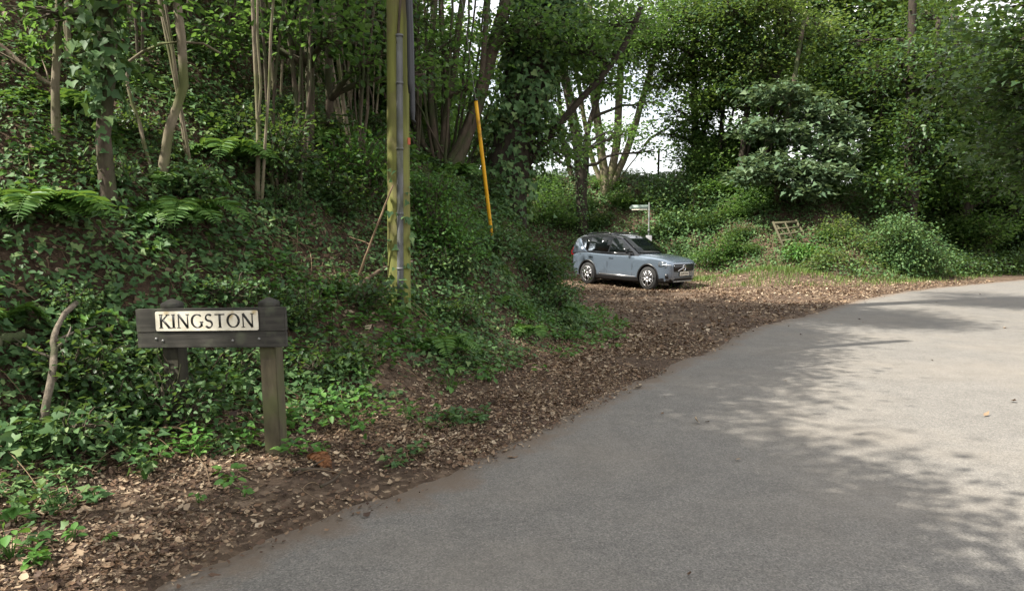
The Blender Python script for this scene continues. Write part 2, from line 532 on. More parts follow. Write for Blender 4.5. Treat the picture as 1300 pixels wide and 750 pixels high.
# ------------------------------------------------------------------ light
SUN_AZ = np.array([-.93, -.37]); SUN_EL = R(50)
SUN_AZ = SUN_AZ / np.linalg.norm(SUN_AZ)
SUNV = np.array([SUN_AZ[0] * math.cos(SUN_EL), SUN_AZ[1] * math.cos(SUN_EL), math.sin(SUN_EL)])
w = bpy.data.worlds.new('World')
S.world = w
w.use_nodes = True
t = w.node_tree; t.nodes.clear()
sky = N(t, 'ShaderNodeTexSky')
sky.sky_type = 'NISHITA'; sky.sun_disc = False
sky.sun_elevation = SUN_EL; sky.sun_rotation = math.atan2(SUN_AZ[0], SUN_AZ[1])
sky.dust_density = 2.0; sky.air_density = 1.0
tc = N(t, 'ShaderNodeTexCoord')
cn = N(t, 'ShaderNodeTexNoise', Scale=2.2, Detail=6.0, Roughness=.55)
t.links.new(tc.outputs['Generated'], cn.inputs['Vector'])
mr = N(t, 'ShaderNodeMapRange'); mr.inputs[1].default_value = .36; mr.inputs[2].default_value = .62; mr.inputs[3].default_value = .35; mr.inputs[4].default_value = .95
t.links.new(cn.outputs['Fac'], mr.inputs[0])
mx = N(t, 'ShaderNodeMix', data_type='RGBA')
t.links.new(mr.outputs[0], mx.inputs['Factor']); t.links.new(sky.outputs[0], mx.inputs[6]); mx.inputs[7].default_value = (9.4, 9.15, 8.9, 1)
bg = N(t, 'ShaderNodeBackground'); bg.inputs['Strength'].default_value = 0.098
t.links.new(mx.outputs[2], bg.inputs['Color'])
wo = N(t, 'ShaderNodeOutputWorld'); t.links.new(bg.outputs[0], wo.inputs[0])
sd = bpy.data.lights.new('sun', 'SUN'); sd.energy = 5.0; sd.angle = R(.55); sd.color = (1, .94, .84)
so = bpy.data.objects.new('sun', sd); COL.objects.link(so)
so.rotation_euler = Vector(-SUNV).to_track_quat('-Z', 'Y').to_euler()
so.location = (-20, -8, 25)
S.view_settings.view_transform = 'Standard'
S.view_settings.look = 'None'
S.view_settings.exposure = 1.36
S.view_settings.gamma = 1
S.view_settings.use_curve_mapping = False
cy = S.cycles
cy.max_bounces = 6; cy.diffuse_bounces = 4; cy.glossy_bounces = 2; cy.transmission_bounces = 4; cy.transparent_max_bounces = 4
cy.use_denoising = True
cy.caustics_reflective = False; cy.caustics_refractive = False

# =================================================================== VILLAGE SIGN
def plain(name, col, rough=.6, metallic=0., spec=.5, coat=0.):
    m = bpy.data.materials.new(name)
    t = nt(m)
    b = N(t, 'ShaderNodeBsdfPrincipled', Roughness=rough, Metallic=metallic)
    b.inputs['Base Color'].default_value = (*col, 1)
    b.inputs['Specular IOR Level'].default_value = spec
    b.inputs['Coat Weight'].default_value = coat
    no = N(t, 'ShaderNodeTexNoise', Scale=35.0, Detail=4.0)
    tc = N(t, 'ShaderNodeTexCoord'); t.links.new(tc.outputs['Object'], no.inputs['Vector'])
    jr = .08 if rough > .3 else .01
    mr = N(t, 'ShaderNodeMapRange'); mr.inputs[3].default_value = max(0, rough - jr); mr.inputs[4].default_value = min(1, rough + jr)
    t.links.new(no.outputs['Fac'], mr.inputs[0]); t.links.new(mr.outputs[0], b.inputs['Roughness'])
    o = N(t, 'ShaderNodeOutputMaterial'); t.links.new(b.outputs[0], o.inputs[0])
    return m


M['board'] = noisy_mat('dark_stained_planks', (.022, .021, .018), (.060, .056, .046), 9, .72, .35, (.35, 1, 5), c3=(.075, .08, .055), s3=7, w3=(.56, .74), bdist=.004)
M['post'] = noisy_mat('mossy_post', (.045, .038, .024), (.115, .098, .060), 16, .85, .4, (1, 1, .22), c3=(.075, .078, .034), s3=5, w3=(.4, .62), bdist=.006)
M['plate'] = noisy_mat('weathered_plate', (.60, .55, .43), (.78, .74, .62), 14, .5, .0, c3=(.46, .36, .19), s3=9, w3=(.60, .74))
M['black_paint'] = plain('black_paint', (.012, .012, .011), .5)
M['steel'] = plain('dull_steel', (.22, .22, .21), .5, .6)

sL = P(179, 416, 5.00); sR = P(367.7, 415.2, 4.86)
vx = sR - sL; sw = float(np.linalg.norm(vx)); yaw = math.atan2(vx[1], vx[0])
sc = (sL + sR) / 2
pxm = 4.93 / FPX
base_z = hit(346, 557)[2]
sign = empty('village_sign', (sc[0], sc[1], base_z), 'dark timber village name sign on two mossy posts, lettered KINGSTON, beside the lane', 'sign', rz=yaw)
ztop = P(270, 390.6, 4.93)[2] - base_z
zmid = P(270, 420.9, 4.93)[2] - base_z
zbot = P(270, 440.7, 4.93)[2] - base_z
zc = .5 * (ztop + zmid)
bev_box('upper_plank', (sw, .04, ztop - zmid - .003), (0, 0, zc), M['board'], sign, .004)
bev_box('lower_plank', (sw - .004, .038, zmid - zbot), (0, .001, .5 * (zmid + zbot)), M['board'], sign, .004)
sign.rotation_euler = (0, -.026, yaw)


def lx(px):  # local x for a pixel column on the board
    return (px - 273.3) * pxm * 1.0


M['post_shaded'] = noisy_mat('shade_tinted_post', (.016, .015, .011), (.048, .043, .028), 16, .85, .4, (1, 1, .22), bdist=.006)  # left post: colour darkened to stand in for the shade it sits in


def sign_post(px, foot, nm, mat):
    wpx = .118
    o = bev_box(nm, (wpx, wpx, ztop - .012 + foot), (lx(px), .021 + wpx / 2, (ztop - .012 - foot) / 2), mat, sign, .006)
    mb = MB(); a, b_, z0 = wpx / 2 - .004, .006, -.010
    ring = lambda r_, z: [(-r_, -r_, z), (r_, -r_, z), (r_, r_, z), (-r_, r_, z)]
    mb.add(ring(a, -.012) + ring(a, .026) + ring(a * .92, .034) + ring(b_, .062), [(3, 2, 1, 0), (12, 13, 14, 15)] + [(4 * k + i, 4 * k + (i + 1) % 4, 4 * k + 4 + (i + 1) % 4, 4 * k + 4 + i) for k in range(3) for i in range(4)])
    c = mb.build('post_cap', M['board'], o, smooth=False, loc=(0, 0, (ztop - .012 + foot) / 2 + .012))
    return o


sign_post(345.5, .35, 'post', M['post'])
p2 = sign_post(212, .35, 'post', M['post_shaded'])
p2['label'] = 'shade-darkened post half hidden by leaves'
# plate
plw, plh = 139.4 * pxm, 25.2 * pxm
plx, plz = lx(270.2), zc - .004


def rounded_plate(name, w, h, d, r, mat, parent, loc):
    bm = bmesh.new()
    vs = []
    for cx, cz, a0 in ((w / 2 - r, h / 2 - r, 0), (-w / 2 + r, h / 2 - r, 90), (-w / 2 + r, -h / 2 + r, 180), (w / 2 - r, -h / 2 + r, 270)):
        for i in range(5):
            a = R(a0 + i * 22.5)
            vs.append(bm.verts.new((cx + r * math.cos(a), 0, cz + r * math.sin(a))))
    f = bm.faces.new(vs)
    g = bmesh.ops.extrude_face_region(bm, geom=[f])
    bmesh.ops.translate(bm, vec=(0, -d, 0), verts=[v for v in g['geom'] if isinstance(v, bmesh.types.BMVert)])
    bmesh.ops.recalc_face_normals(bm, faces=bm.faces)
    me = bpy.data.meshes.new(name); bm.to_mesh(me); bm.free()
    me.materials.append(mat)
    o = bpy.data.objects.new(name, me); COL.objects.link(o); o.parent = parent; o.location = loc
    return o


tilt = math.atan2(-.006, 1)
fr = rounded_plate('plate_frame', plw + .014, plh + .014, .004, .014, M['black_paint'], sign, (plx, -.0205, plz))
plate = rounded_plate('name_plate', plw, plh, .005, .012, M['plate'], sign, (plx, -.0235, plz))

# lettering: broad nib strokes, each glyph in a box one unit high
TH, TN = .165, .085
SERIF = .06
G = {
    'K': (.78, [([(.12, 0), (.12, 1)], TH), ([(.14, .46), (.62, 1)], TN), ([(.27, .60), (.74, 0)], TH)], [(.12, 0), (.12, 1), (.62, 1), (.74, 0)]),
    'I': (.30, [([(.15, 0), (.15, 1)], TH)], [(.15, 0), (.15, 1)]),
    'N': (.90, [([(.12, 0), (.12, 1)], TN), ([(.12, 1), (.78, 0)], TH), ([(.78, 0), (.78, 1)], TN)], [(.12, 0), (.78, 1)]),
    'T': (.76, [([(.38, 0), (.38, 1)], TH), ([(.02, .95), (.74, .95)], TN)], [(.38, 0)]),
}


def arc(cx, cy, rx, ry, a0, a1, n=18):
    return [(cx + rx * math.cos(R(a0 + (a1 - a0) * i / n)), cy + ry * math.sin(R(a0 + (a1 - a0) * i / n))) for i in range(n + 1)]


G['O'] = (.96, [(arc(.48, .5, .40, .47, 0, 360, 28), 'o')], [])
G['G'] = (.90, [(arc(.48, .5, .40, .47, 48, 318, 24), 'o'), ([(.78, .0 + .12), (.78, .44)], TH * .9)], [(.78, .44)])
sS = arc(.31, .735, .215, .225, 35, 270, 14) + arc(.30, .265, .235, .245, 90, -150, 16)[1:]
G['S'] = (.62, [(sS, 's')], [])


def stroke(mb, pts, wf, z, xo, sc_):
    pts = np.array(pts, float)
    tg = np.gradient(pts, axis=0); tg /= np.linalg.norm(tg, axis=1)[:, None] + 1e-9
    nr = np.stack([-tg[:, 1], tg[:, 0]], 1)
    if isinstance(wf, str):
        vert = np.abs(tg[:, 1]) if wf == 'o' else np.clip(tg[:, 0] * 0 + np.abs(tg[:, 0]) * .2 + np.abs(tg[:, 0] * .7 + tg[:, 1] * -.7) * .8, 0, 1)
        wd = TN * .85 + (TH - TN * .85) * vert ** 1.3
    else:
        wd = np.full(len(pts), wf)
    a = pts + nr * wd[:, None] / 2; b = pts - nr * wd[:, None] / 2
    n = len(pts)
    def xyz(q, d): return np.stack([(q[:, 0] + xo) * sc_, np.full(n, d), (q[:, 1] - .5) * sc_], 1)
    v = np.concatenate([xyz(a, z), xyz(b, z), xyz(a, z + .0025), xyz(b, z + .0025)])
    fs = []
    for i in range(n - 1):
        fs += [(i, i + 1, n + i + 1, n + i), (i, 2 * n + i, 2 * n + i + 1, i + 1), (n + i, n + i + 1, 3 * n + i + 1, 3 * n + i)]
    fs += [(0, n, 3 * n, 2 * n), (n - 1, 3 * n - 1, 4 * n - 1, 2 * n - 1)]
    mb.add(v, fs)


word = 'KINGSTON'
gap = .105
tot = sum(G[c][0] for c in word) + gap * (len(word) - 1)
lh = plh * .70
hs = 128.5 * pxm / (tot * lh)      # letters spread over the plate
xo = -tot / 2
for li, ch in enumerate(word):
    wd, strokes, serifs = G[ch]
    mb = MB()
    z = -.0012
    for s_ in strokes:
        stroke(mb, s_[0], s_[1], z, xo, lh); z -= .00025
    for (sx, sy) in serifs:
        yy = .022 if sy < .5 else .978
        if ch == 'G': yy = .44
        stroke(mb, [(sx - .13, yy), (sx + .13, yy)], .05, z, xo, lh); z -= .00025
    o = mb.build('letter', M['black_paint'], plate, smooth=False)
    o.scale = (hs, 1, 1); o.location = (0, -.005, 0)
    xo += wd + gap
for px, py in ((208, 431.5), (303.5, 432), (339, 430), (199, 429)):
    b = MB(); b.tube([(0, 0, 0), (0, -.004, 0), (0, -.007, 0)], [.010, .010, .005], 10)
    b.build('bolt_head', M['steel'], sign, loc=(lx(px), -.018, P(px, py, 4.93)[2] - base_z))
# stains below the plate
# =================================================================== UTILITY POLE
M['pole'] = noisy_mat('algae_covered_pole', (.085, .092, .026), (.20, .205, .052), 13, .85, .6, (1, 1, .06), c3=(.125, .105, .05), s3=2.6, w3=(.50, .68), bdist=.012)
M['cover'] = noisy_mat('grey_cable_cover', (.085, .088, .088), (.14, .143, .142), 6, .55, .1, (1, 1, .3), c3=(.075, .08, .06), s3=3)
M['black_rubber'] = plain('black_cable_sheath', (.014, .015, .018), .45)
pb = hit(507, 391)
pole = empty('utility_pole', pb, 'algae green wooden utility pole with grey cable cover rising from the ivy bank', 'utility pole')
ptop = P(504.5, 0, pb[1]) - pb
dirp = ptop / ptop[2]
rb0 = 14.6 * pb[1] / FPX; rt0 = 13.4 * pb[1] / FPX
mb = MB()
zz = [-.5, .0, .5, 1, 1.5, 2, 2.6, 3.2, 4, 6, 8.5]
mb.tube([dirp * z for z in zz], [np.interp(z, [0, ptop[2], 8.5], [rb0, rt0, rt0 * .85]) for z in zz], 22)
mb.build('pole_shaft', M['pole'], pole)
# half round cover strip on the side facing the lane
toc = EYE - pb; toc[2] = 0; toc /= np.linalg.norm(toc)
rgt = np.array([-toc[1], toc[0], 0]); rgt = rgt if rgt[0] > 0 else -rgt
zs = [.02, .6, 1.3, 2.0, 2.7, P(505, 50, pb[1])[2] - pb[2]]
mb = MB()
mb.tube([dirp * z + toc * (np.interp(z, [0, 4], [rb0, rt0]) + .004) + rgt * (.012 + .008 * z / 3) for z in zs], .036, 10)
cov = mb.build('cable_cover', M['cover'], pole)
mb = MB()
for z in (.45, 1.05, 1.75, 2.45, 2.95):
    mb = MB()
    q = dirp * z + toc * (np.interp(z, [0, 4], [rb0, rt0]) + .006) + rgt * (.012 + .008 * z / 3)
    mb.tube([q - np.array([0, 0, .012]), q + np.array([0, 0, .012])], .041, 10)
    mb.build('cover_strap', M['cover'], pole)
for k, (x0, x1, y1, rr) in enumerate(((517, 521.5, 118, .028), (519.5, 524, 152, .024), (515, 520, 96, .02))):
    a = P(x0, -40, pb[1] - .12) - pb; c = P(x1, y1, pb[1] - .12) - pb; b_ = .5 * (a + c) + rgt * .01
    up = P(x0 - 2, -240, pb[1] - .1) - pb
    mb = MB(); mb.tube([up, a, b_, c - np.array([0, 0, -.1]), c, c + rgt * .03 - np.array([0, 0, .03])], [rr, rr, rr, rr * 1.25, rr * .9, rr * .4], 9)
    mb.build('black_cable', M['black_rubber'], pole)
mb = MB(); q = dirp * (P(505, 60, pb[1])[2] - pb[2]) + toc * (rt0 + .02)
mb.tube([q + rgt * .0, q + rgt * .025 + np.array([0, 0, .35]), q + rgt * .075 + np.array([0, 0, .8]), q + rgt * .08 + np.array([0, 0, 1.6])], .014, 8)
mb.build('brown_cable', M['bark'], pole)
bev_box('marker_tag', (.035, .012, .075), tuple(P(519, 181, pb[1] - .02) - pb + toc * .10), plain('rust_orange_tag', (.33, .07, .02), .6), pole, .003, rot=(0, 0, math.atan2(toc[1], toc[0]) + PI / 2 + .5))
mb = MB(); q = P(517, 215, pb[1]) - pb + toc * .08
POLE_IVY = (dirp, rb0)
# =================================================================== STAY WIRE WITH YELLOW GUARD
M['yellow'] = noisy_mat('yellow_plastic', (.52, .26, .010), (.66, .36, .014), 5, .45, .0, c3=(.28, .15, .02), s3=6, w3=(.58, .72))
_q = P(627, 300, 11.0); sb = np.array([_q[0], 11.0, hz(_q[0], 11.0)])
stay = empty('guy_wire', sb, 'steel stay wire in a leaning bright yellow plastic guard on the bank', 'guy wire')
gt = P(604, 128, sb[1] - .45) - sb
mb = MB(); mb.tube([gt * f for f in (-.03, .02, .3, .6, .85, 1.0)], [.026, .028, .029, .029, .029, .028], 10)
mb.build('yellow_guard', M['yellow'], stay)
topw = pb + dirp * 8.2 - sb
mb = MB(); mb.tube([gt * .0 - np.array([0, 0, .2]), gt * .5, gt * 1.0, gt * 1.0 + (topw - gt) * .5, topw], .005, 5)
mb.build('wire', M['steel'], stay)
mb = MB(); mb.tube([gt * 1.0, gt * 1.012], [.035, .028], 10); mb.build('guard_cap', M['black_rubber'], stay)

# =================================================================== FOOTPATH SIGNPOST
M['galv'] = noisy_mat('galvanised_steel', (.09, .10, .095), (.15, .16, .15), 12, .5, .0, metallic=.2)
M['pale_green'] = noisy_mat('pale_green_finger', (.16, .215, .18), (.24, .30, .26), 9, .5, 0)
M['white'] = noisy_mat('white_notice', (.50, .50, .51), (.60, .60, .60), 12, .5, 0)
fx = P(823, 330, 29.0)
fz = hz(fx[0], 29.0)
fp = empty('footpath_signpost', (fx[0], 29.0, fz), 'slim grey signpost with one pale green finger and white notice behind the car', 'signpost')
m_ = 29.0 / FPX
zt = P(823, 257, 29.0)[2] - fz
mb = MB(); mb.tube([(0, 0, -.3), (0, 0, zt)], .028, 10); mb.build('post', M['galv'], fp)
bm_ = MB()
zf = P(823, 263.5, 29.0)[2] - fz
th = .012
outl = [(-.04, .105), (-.70, .105), (-.80, 0), (-.70, -.105), (-.04, -.105)]
n_ = len(outl)
v = [(x, -th, zf + z) for x, z in outl] + [(x, th, zf + z) for x, z in outl]
bm_.add(v, [tuple(range(n_))[::-1], tuple(range(n_, 2 * n_))] + [(i, (i + 1) % n_, n_ + (i + 1) % n_, n_ + i) for i in range(n_)])
fg = bm_.build('finger_board', M['pale_green'], fp, smooth=False)
fg.rotation_euler = (0, 0, R(-12))
bm_ = MB()
bm_.box((-.38, -.016, zf - .085), (.62, .006, .03)).build('white_edge', M['plate'], fg, smooth=False)
bev_box('notice', (.24, .03, .30), (.0, -.05, P(823, 303.5, 29)[2] - fz), M['white'], fp, .006)
mb = MB(); zc_ = P(823, 293, 29)[2] - fz; mb.tube([(0, 0, zc_ - .05), (0, 0, zc_ + .05)], .05, 10); mb.build('bracket', M['galv'], fp)

# =================================================================== HURDLE ON THE BANK
M['hurdle'] = noisy_mat('weathered_green_timber', (.050, .046, .026), (.10, .092, .054), 12, .85, .3, (1, 1, 1))
dpt = hit(992, 306.5)[1] - .55; BL = P(992, 306.5, dpt)
BRr = P(1023.5, 302, dpt + .12); TL = P(982, 283, dpt + .45); TR = P(1011.5, 281.5, dpt + .6)
hu = empty('timber_hurdle', BL, 'small weathered timber hurdle of four rails leaning on the dark bank', 'hurdle')


def bar(mb, a, b, w, n=4):
    mb.tube([a, b], w * .7071, n)


o0 = BL
c4 = [q - o0 for q in (BL, BRr, TR, TL)]
bl, br, tr, tl = c4
for a, b in ((bl + (bl - tl) * .85, tl + (tl - bl) * .06), (br + (br - tr) * .85, tr + (tr - br) * .10)):
    mb = MB(); bar(mb, a, b, .075); mb.build('upright', M['hurdle'], hu, smooth=False)
for f in (.02, .35, .66, .97):
    mb = MB(); bar(mb, bl + (tl - bl) * f, br + (tr - br) * f, .06 if f < .9 else .085); mb.build('rail', M['hurdle'], hu, smooth=False)
mb = MB(); bar(mb, bl + (br - bl) * .47 + (0, -.03, 0), tl + (tr - tl) * .47 + (0, -.03, 0), .055); mb.build('middle_strut', M['hurdle'], hu, smooth=False)
mb = MB(); bar(mb, bl + (br - bl) * .45 + (0, .03, .02), tl + (tr - tl) * .04 + (0, .03, -.02), .05); mb.build('brace', M['hurdle'], hu, smooth=False)

# =================================================================== FENCE ALONG THE FIELD EDGE
FY = 35.0
fpx = [(590, 205), (666.5, 202), (746, 193), (835.5, 189), (918, 186), (1010, 190)]
pp = [P(x, 220, FY + .4 * i) for i, (x, y) in enumerate(fpx)]
fbase = pp[1]
fence = empty('post_and_wire_fence', (fbase[0], fbase[1], hz(fbase[0], fbase[1])), 'dark post and wire fence along the field edge on the skyline', 'fence')
fo = np.array(fence.location)
tops = []
for i, ((x, y), q) in enumerate(zip(fpx, pp)):
    zb = hz(q[0], q[1]); zt = max(P(x, y, q[1])[2], zb + .9)
    mb = MB(); mb.tube([(q[0], q[1], zb - .3) - fo, (q[0] + .02, q[1], zt) - fo], .055, 7)
    mb.build('fence_post', M['bark_dark'], fence)
    tops.append((q[0], q[1], zb, zt))
for f in (.35, .62, .9):
    mb = MB(); mb.tube([np.array((a, b, c + (d - c) * f)) - fo + (0, -.06, 0) for a, b, c, d in tops], .008, 4); mb.build('wire', M['steel'], fence)
g0 = P(640, 215, 34.2); gz = hz(g0[0], g0[1])
stile = empty('wooden_stile', (g0[0], g0[1], gz), 'low three rail wooden stile on the skyline left of the fence', 'stile')
for xx in (-.25, .8):
    mb = MB(); mb.tube([(xx, 0, -.3), (xx, 0, .95)], .06, 6); mb.build('post', M['bark'], stile)
for zz_ in (.3, .55, .82):
    mb = MB(); mb.tube([(-.7, .08, zz_ - .03), (1.0, .08, zz_ + .03)], .05, 4); mb.build('rail', M['deadwood'], stile, smooth=False)

# =================================================================== CAR
M['car_paint'] = plain('grey_blue_car_paint', (.15, .19, .24), .20, .5, .5, 1.0)
M['car_black'] = plain('black_trim', (.012, .012, .013), .35)
M['car_gloss'] = plain('gloss_black_roof', (.010, .011, .013), .12, 0, .5, .6)
M['car_glass'] = plain('dark_car_glass', (.004, .006, .006), .06, 0, .5, .0)
M['tyre'] = plain('tyre_rubber', (.018, .018, .018), .85)
M['alloy'] = plain('machined_alloy', (.42, .42, .43), .35, .8)
M['chrome'] = plain('chrome', (.75, .75, .76), .15, 1.0)
M['head_lens'] = plain('headlamp_lens', (.10, .11, .12), .08, .3, .8, .8)
M['lamp_white'] = plain('lamp_reflector', (.75, .78, .80), .2, .2)
M['tail_red'] = plain('tail_lamp_red', (.28, .010, .012), .15, 0, .6, .6)

rw = np.array([2.66, 24.85]); fw = np.array([4.48, 22.95])
hd = fw - rw; wb = np.linalg.norm(hd); hd = hd / wb
zr = hz(*rw); zf_ = hz(*fw)
car_yaw = math.atan2(hd[1], hd[0])
car = empty('parked_car', (rw[0] + .93 * .72 * 0, rw[1], zr), 'grey blue compact SUV with black roof parked in the leafy pull-in', 'car', rz=car_yaw)
# the wheels seen are those on the near side: shift the centre line away from the camera
off = np.array([-hd[1], hd[0]]) * .80
car.location = (rw[0] + off[0], rw[1] + off[1], .5 * (zr + zf_) + .5 * (zr - zf_))
car.rotation_euler = (0, math.atan2(zr - zf_, 2.7), car_yaw)
WB = 2.70
car.scale = (.94, .95, 1.07)
SEC = [(-.86, .72, .44, .90, .96), (-.83, .80, .36, .93, 1.02), (-.76, .85, .30, .96, 1.07), (-.6, .885, .25, .985, 1.10), (-.3, .915, .22, .99, 1.09), (.1, .93, .2, .985, 1.08),
       (.6, .93, .19, .975, 1.06), (1.1, .93, .19, .97, 1.05), (1.6, .93, .19, .965, 1.05), (2.0, .93, .19, .965, 1.06), (2.3, .93, .2, .96, 1.075), (2.6, .93, .2, .955, 1.065),
       (2.9, .925, .21, .94, 1.035), (3.15, .905, .22, .915, .995), (3.32, .87, .24, .885, .955), (3.43, .82, .27, .86, .915), (3.50, .74, .32, .83, .875), (3.53, .66, .38, .78, .83)]


def half(sec):
    x, w_, zb, zs, zt = sec
    m = zb + (zs - zb) * .45
    return [(0, zb), (.78 * w_, zb), (.945 * w_, zb + .05), (.985 * w_, zb + .15), (.992 * w_, m), (.985 * w_, zb + (zs - zb) * .62), (1.0 * w_, zb + (zs - zb) * .86), (.985 * w_, zs), (.93 * w_, zs + (zt - zs) * .42), (.80 * w_, zs + (zt - zs) * .74), (.45 * w_, zt - .006), (0, zt)]


mb = MB()
rings = []
for s_ in SEC:
    h_ = half(s_)
    ring = [(s_[0], -y, z) for y, z in h_] + [(s_[0], y, z) for y, z in h_[-2:0:-1]]
    rings.append(ring)
nr_ = len(rings[0])
v = np.array(rings).reshape(-1, 3)
fs = []
for i in range(len(rings) - 1):
    for j in range(nr_):
        jn = (j + 1) % nr_
        fs.append((i * nr_ + j, i * nr_ + jn, (i + 1) * nr_ + jn, (i + 1) * nr_ + j))
fs.append(tuple(range(nr_))[::-1]); fs.append(tuple(range((len(rings) - 1) * nr_, len(rings) * nr_)))
mb.add(v, fs)
body = mb.build('body', M['car_paint'], car)
bmx = bmesh.new(); bmx.from_mesh(body.data); bmesh.ops.recalc_face_normals(bmx, faces=bmx.faces); bmx.to_mesh(body.data); bmx.free()
cut = MB()
for wx in (0, WB):
    for sy in (-1, 1):
        cut.tube([(wx, sy * .58, .345), (wx, sy * 1.1, .345)], .405, 36)
cutter = cut.build('cutter_tmp', M['car_black'], None)
bmx = bmesh.new(); bmx.from_mesh(cutter.data); bmesh.ops.recalc_face_normals(bmx, faces=bmx.faces); bmx.to_mesh(cutter.data); bmx.free()
md = body.modifiers.new('arches', 'BOOLEAN'); md.object = cutter; md.operation = 'DIFFERENCE'; md.solver = 'EXACT'
sv_par = body.parent; body.parent = None
bpy.context.view_layer.update()
dg = bpy.context.evaluated_depsgraph_get()
nm_ = bpy.data.meshes.new_from_object(body.evaluated_get(dg))
nm_.name = 'body'
body.modifiers.clear(); body.data = nm_; body.parent = sv_par
bpy.data.objects.remove(cutter)
nm_.materials.clear(); nm_.materials.append(M['car_paint']); nm_.materials.append(M['car_black'])
for p in nm_.polygons:
    c = p.center
    near = min(math.hypot(c.x, c.z - .345), math.hypot(c.x - WB, c.z - .345))
    p.material_index = 1 if (c.z < .33 or (near < .42 and abs(c.y) < .985) and near < .407) else 0
try:
    nm_.set_sharp_from_angle(angle=R(40))
except Exception:
    pass


def ysurf(x, z):
    """half width of the body side"""
    xs = [s_[0] for s_ in SEC]
    x = min(max(x, xs[0]), xs[-1])
    i = max(0, min(len(SEC) - 2, int(np.searchsorted(xs, x) - 1)))
    f = (x - xs[i]) / (xs[i + 1] - xs[i])
    s_ = tuple(SEC[i][k] * (1 - f) + SEC[i + 1][k] * f for k in range(5))
    h_ = half(s_)[1:10]
    return float(np.interp(z, [q[1] for q in h_], [q[0] for q in h_]))


def yg(z):
    return .865 - (z - 1.03) * .345


# greenhouse: black shell, then glass, roof and pillars set proud of it
GS = [(-.80, 1.07), (-.74, 1.30), (-.68, 1.485), (-.45, 1.575), (0, 1.625), (.6, 1.65), (1.1, 1.625), (1.32, 1.585), (1.55, 1.47), (1.9, 1.27), (2.27, 1.06)]
mb = MB(); rings = []
for x, zt in GS:
    ze = max(zt - .055, 1.0)
    pts = [(yg(.98), .98), (yg(ze), ze), (yg(zt) - .05, zt - .012), (.36, zt + .004), (0, zt + .008)]
    rings.append([(x, -y, z) for y, z in pts] + [(x, y, z) for y, z in pts[-2::-1]])
nr_ = len(rings[0]); v = np.array(rings).reshape(-1, 3); fs = []
for i in range(len(rings) - 1):
    for j in range(nr_ - 1):
        fs.append((i * nr_ + j, i * nr_ + j + 1, (i + 1) * nr_ + j + 1, (i + 1) * nr_ + j))
fs.append(tuple(range(nr_))[::-1]); fs.append(tuple(range((len(rings) - 1) * nr_, len(rings) * nr_)))
mb.add(v, fs)
cabin = mb.build('cabin', M['car_gloss'], car)
try: cabin.data.set_sharp_from_angle(angle=R(35))
except Exception: pass


def side_patch(name, poly, mat, sy, proud, yf, parent=car, thick=.02):
    mb = MB(); n = len(poly)
    out = [(x, sy * (yf(x, z) + proud), z) for x, z in poly]; inn = [(x, sy * (yf(x, z) + proud - thick), z) for x, z in poly]
    f1 = tuple(range(n)); f2 = tuple(range(n, 2 * n))
    mb.add(out + inn, [f1, f2[::-1]] + [(i, n + i, n + (i + 1) % n, (i + 1) % n) for i in range(n)])
    o = mb.build(name, mat, parent, smooth=False)
    b = bmesh.new(); b.from_mesh(o.data); bmesh.ops.recalc_face_normals(b, faces=b.faces); b.to_mesh(o.data); b.free()
    return o


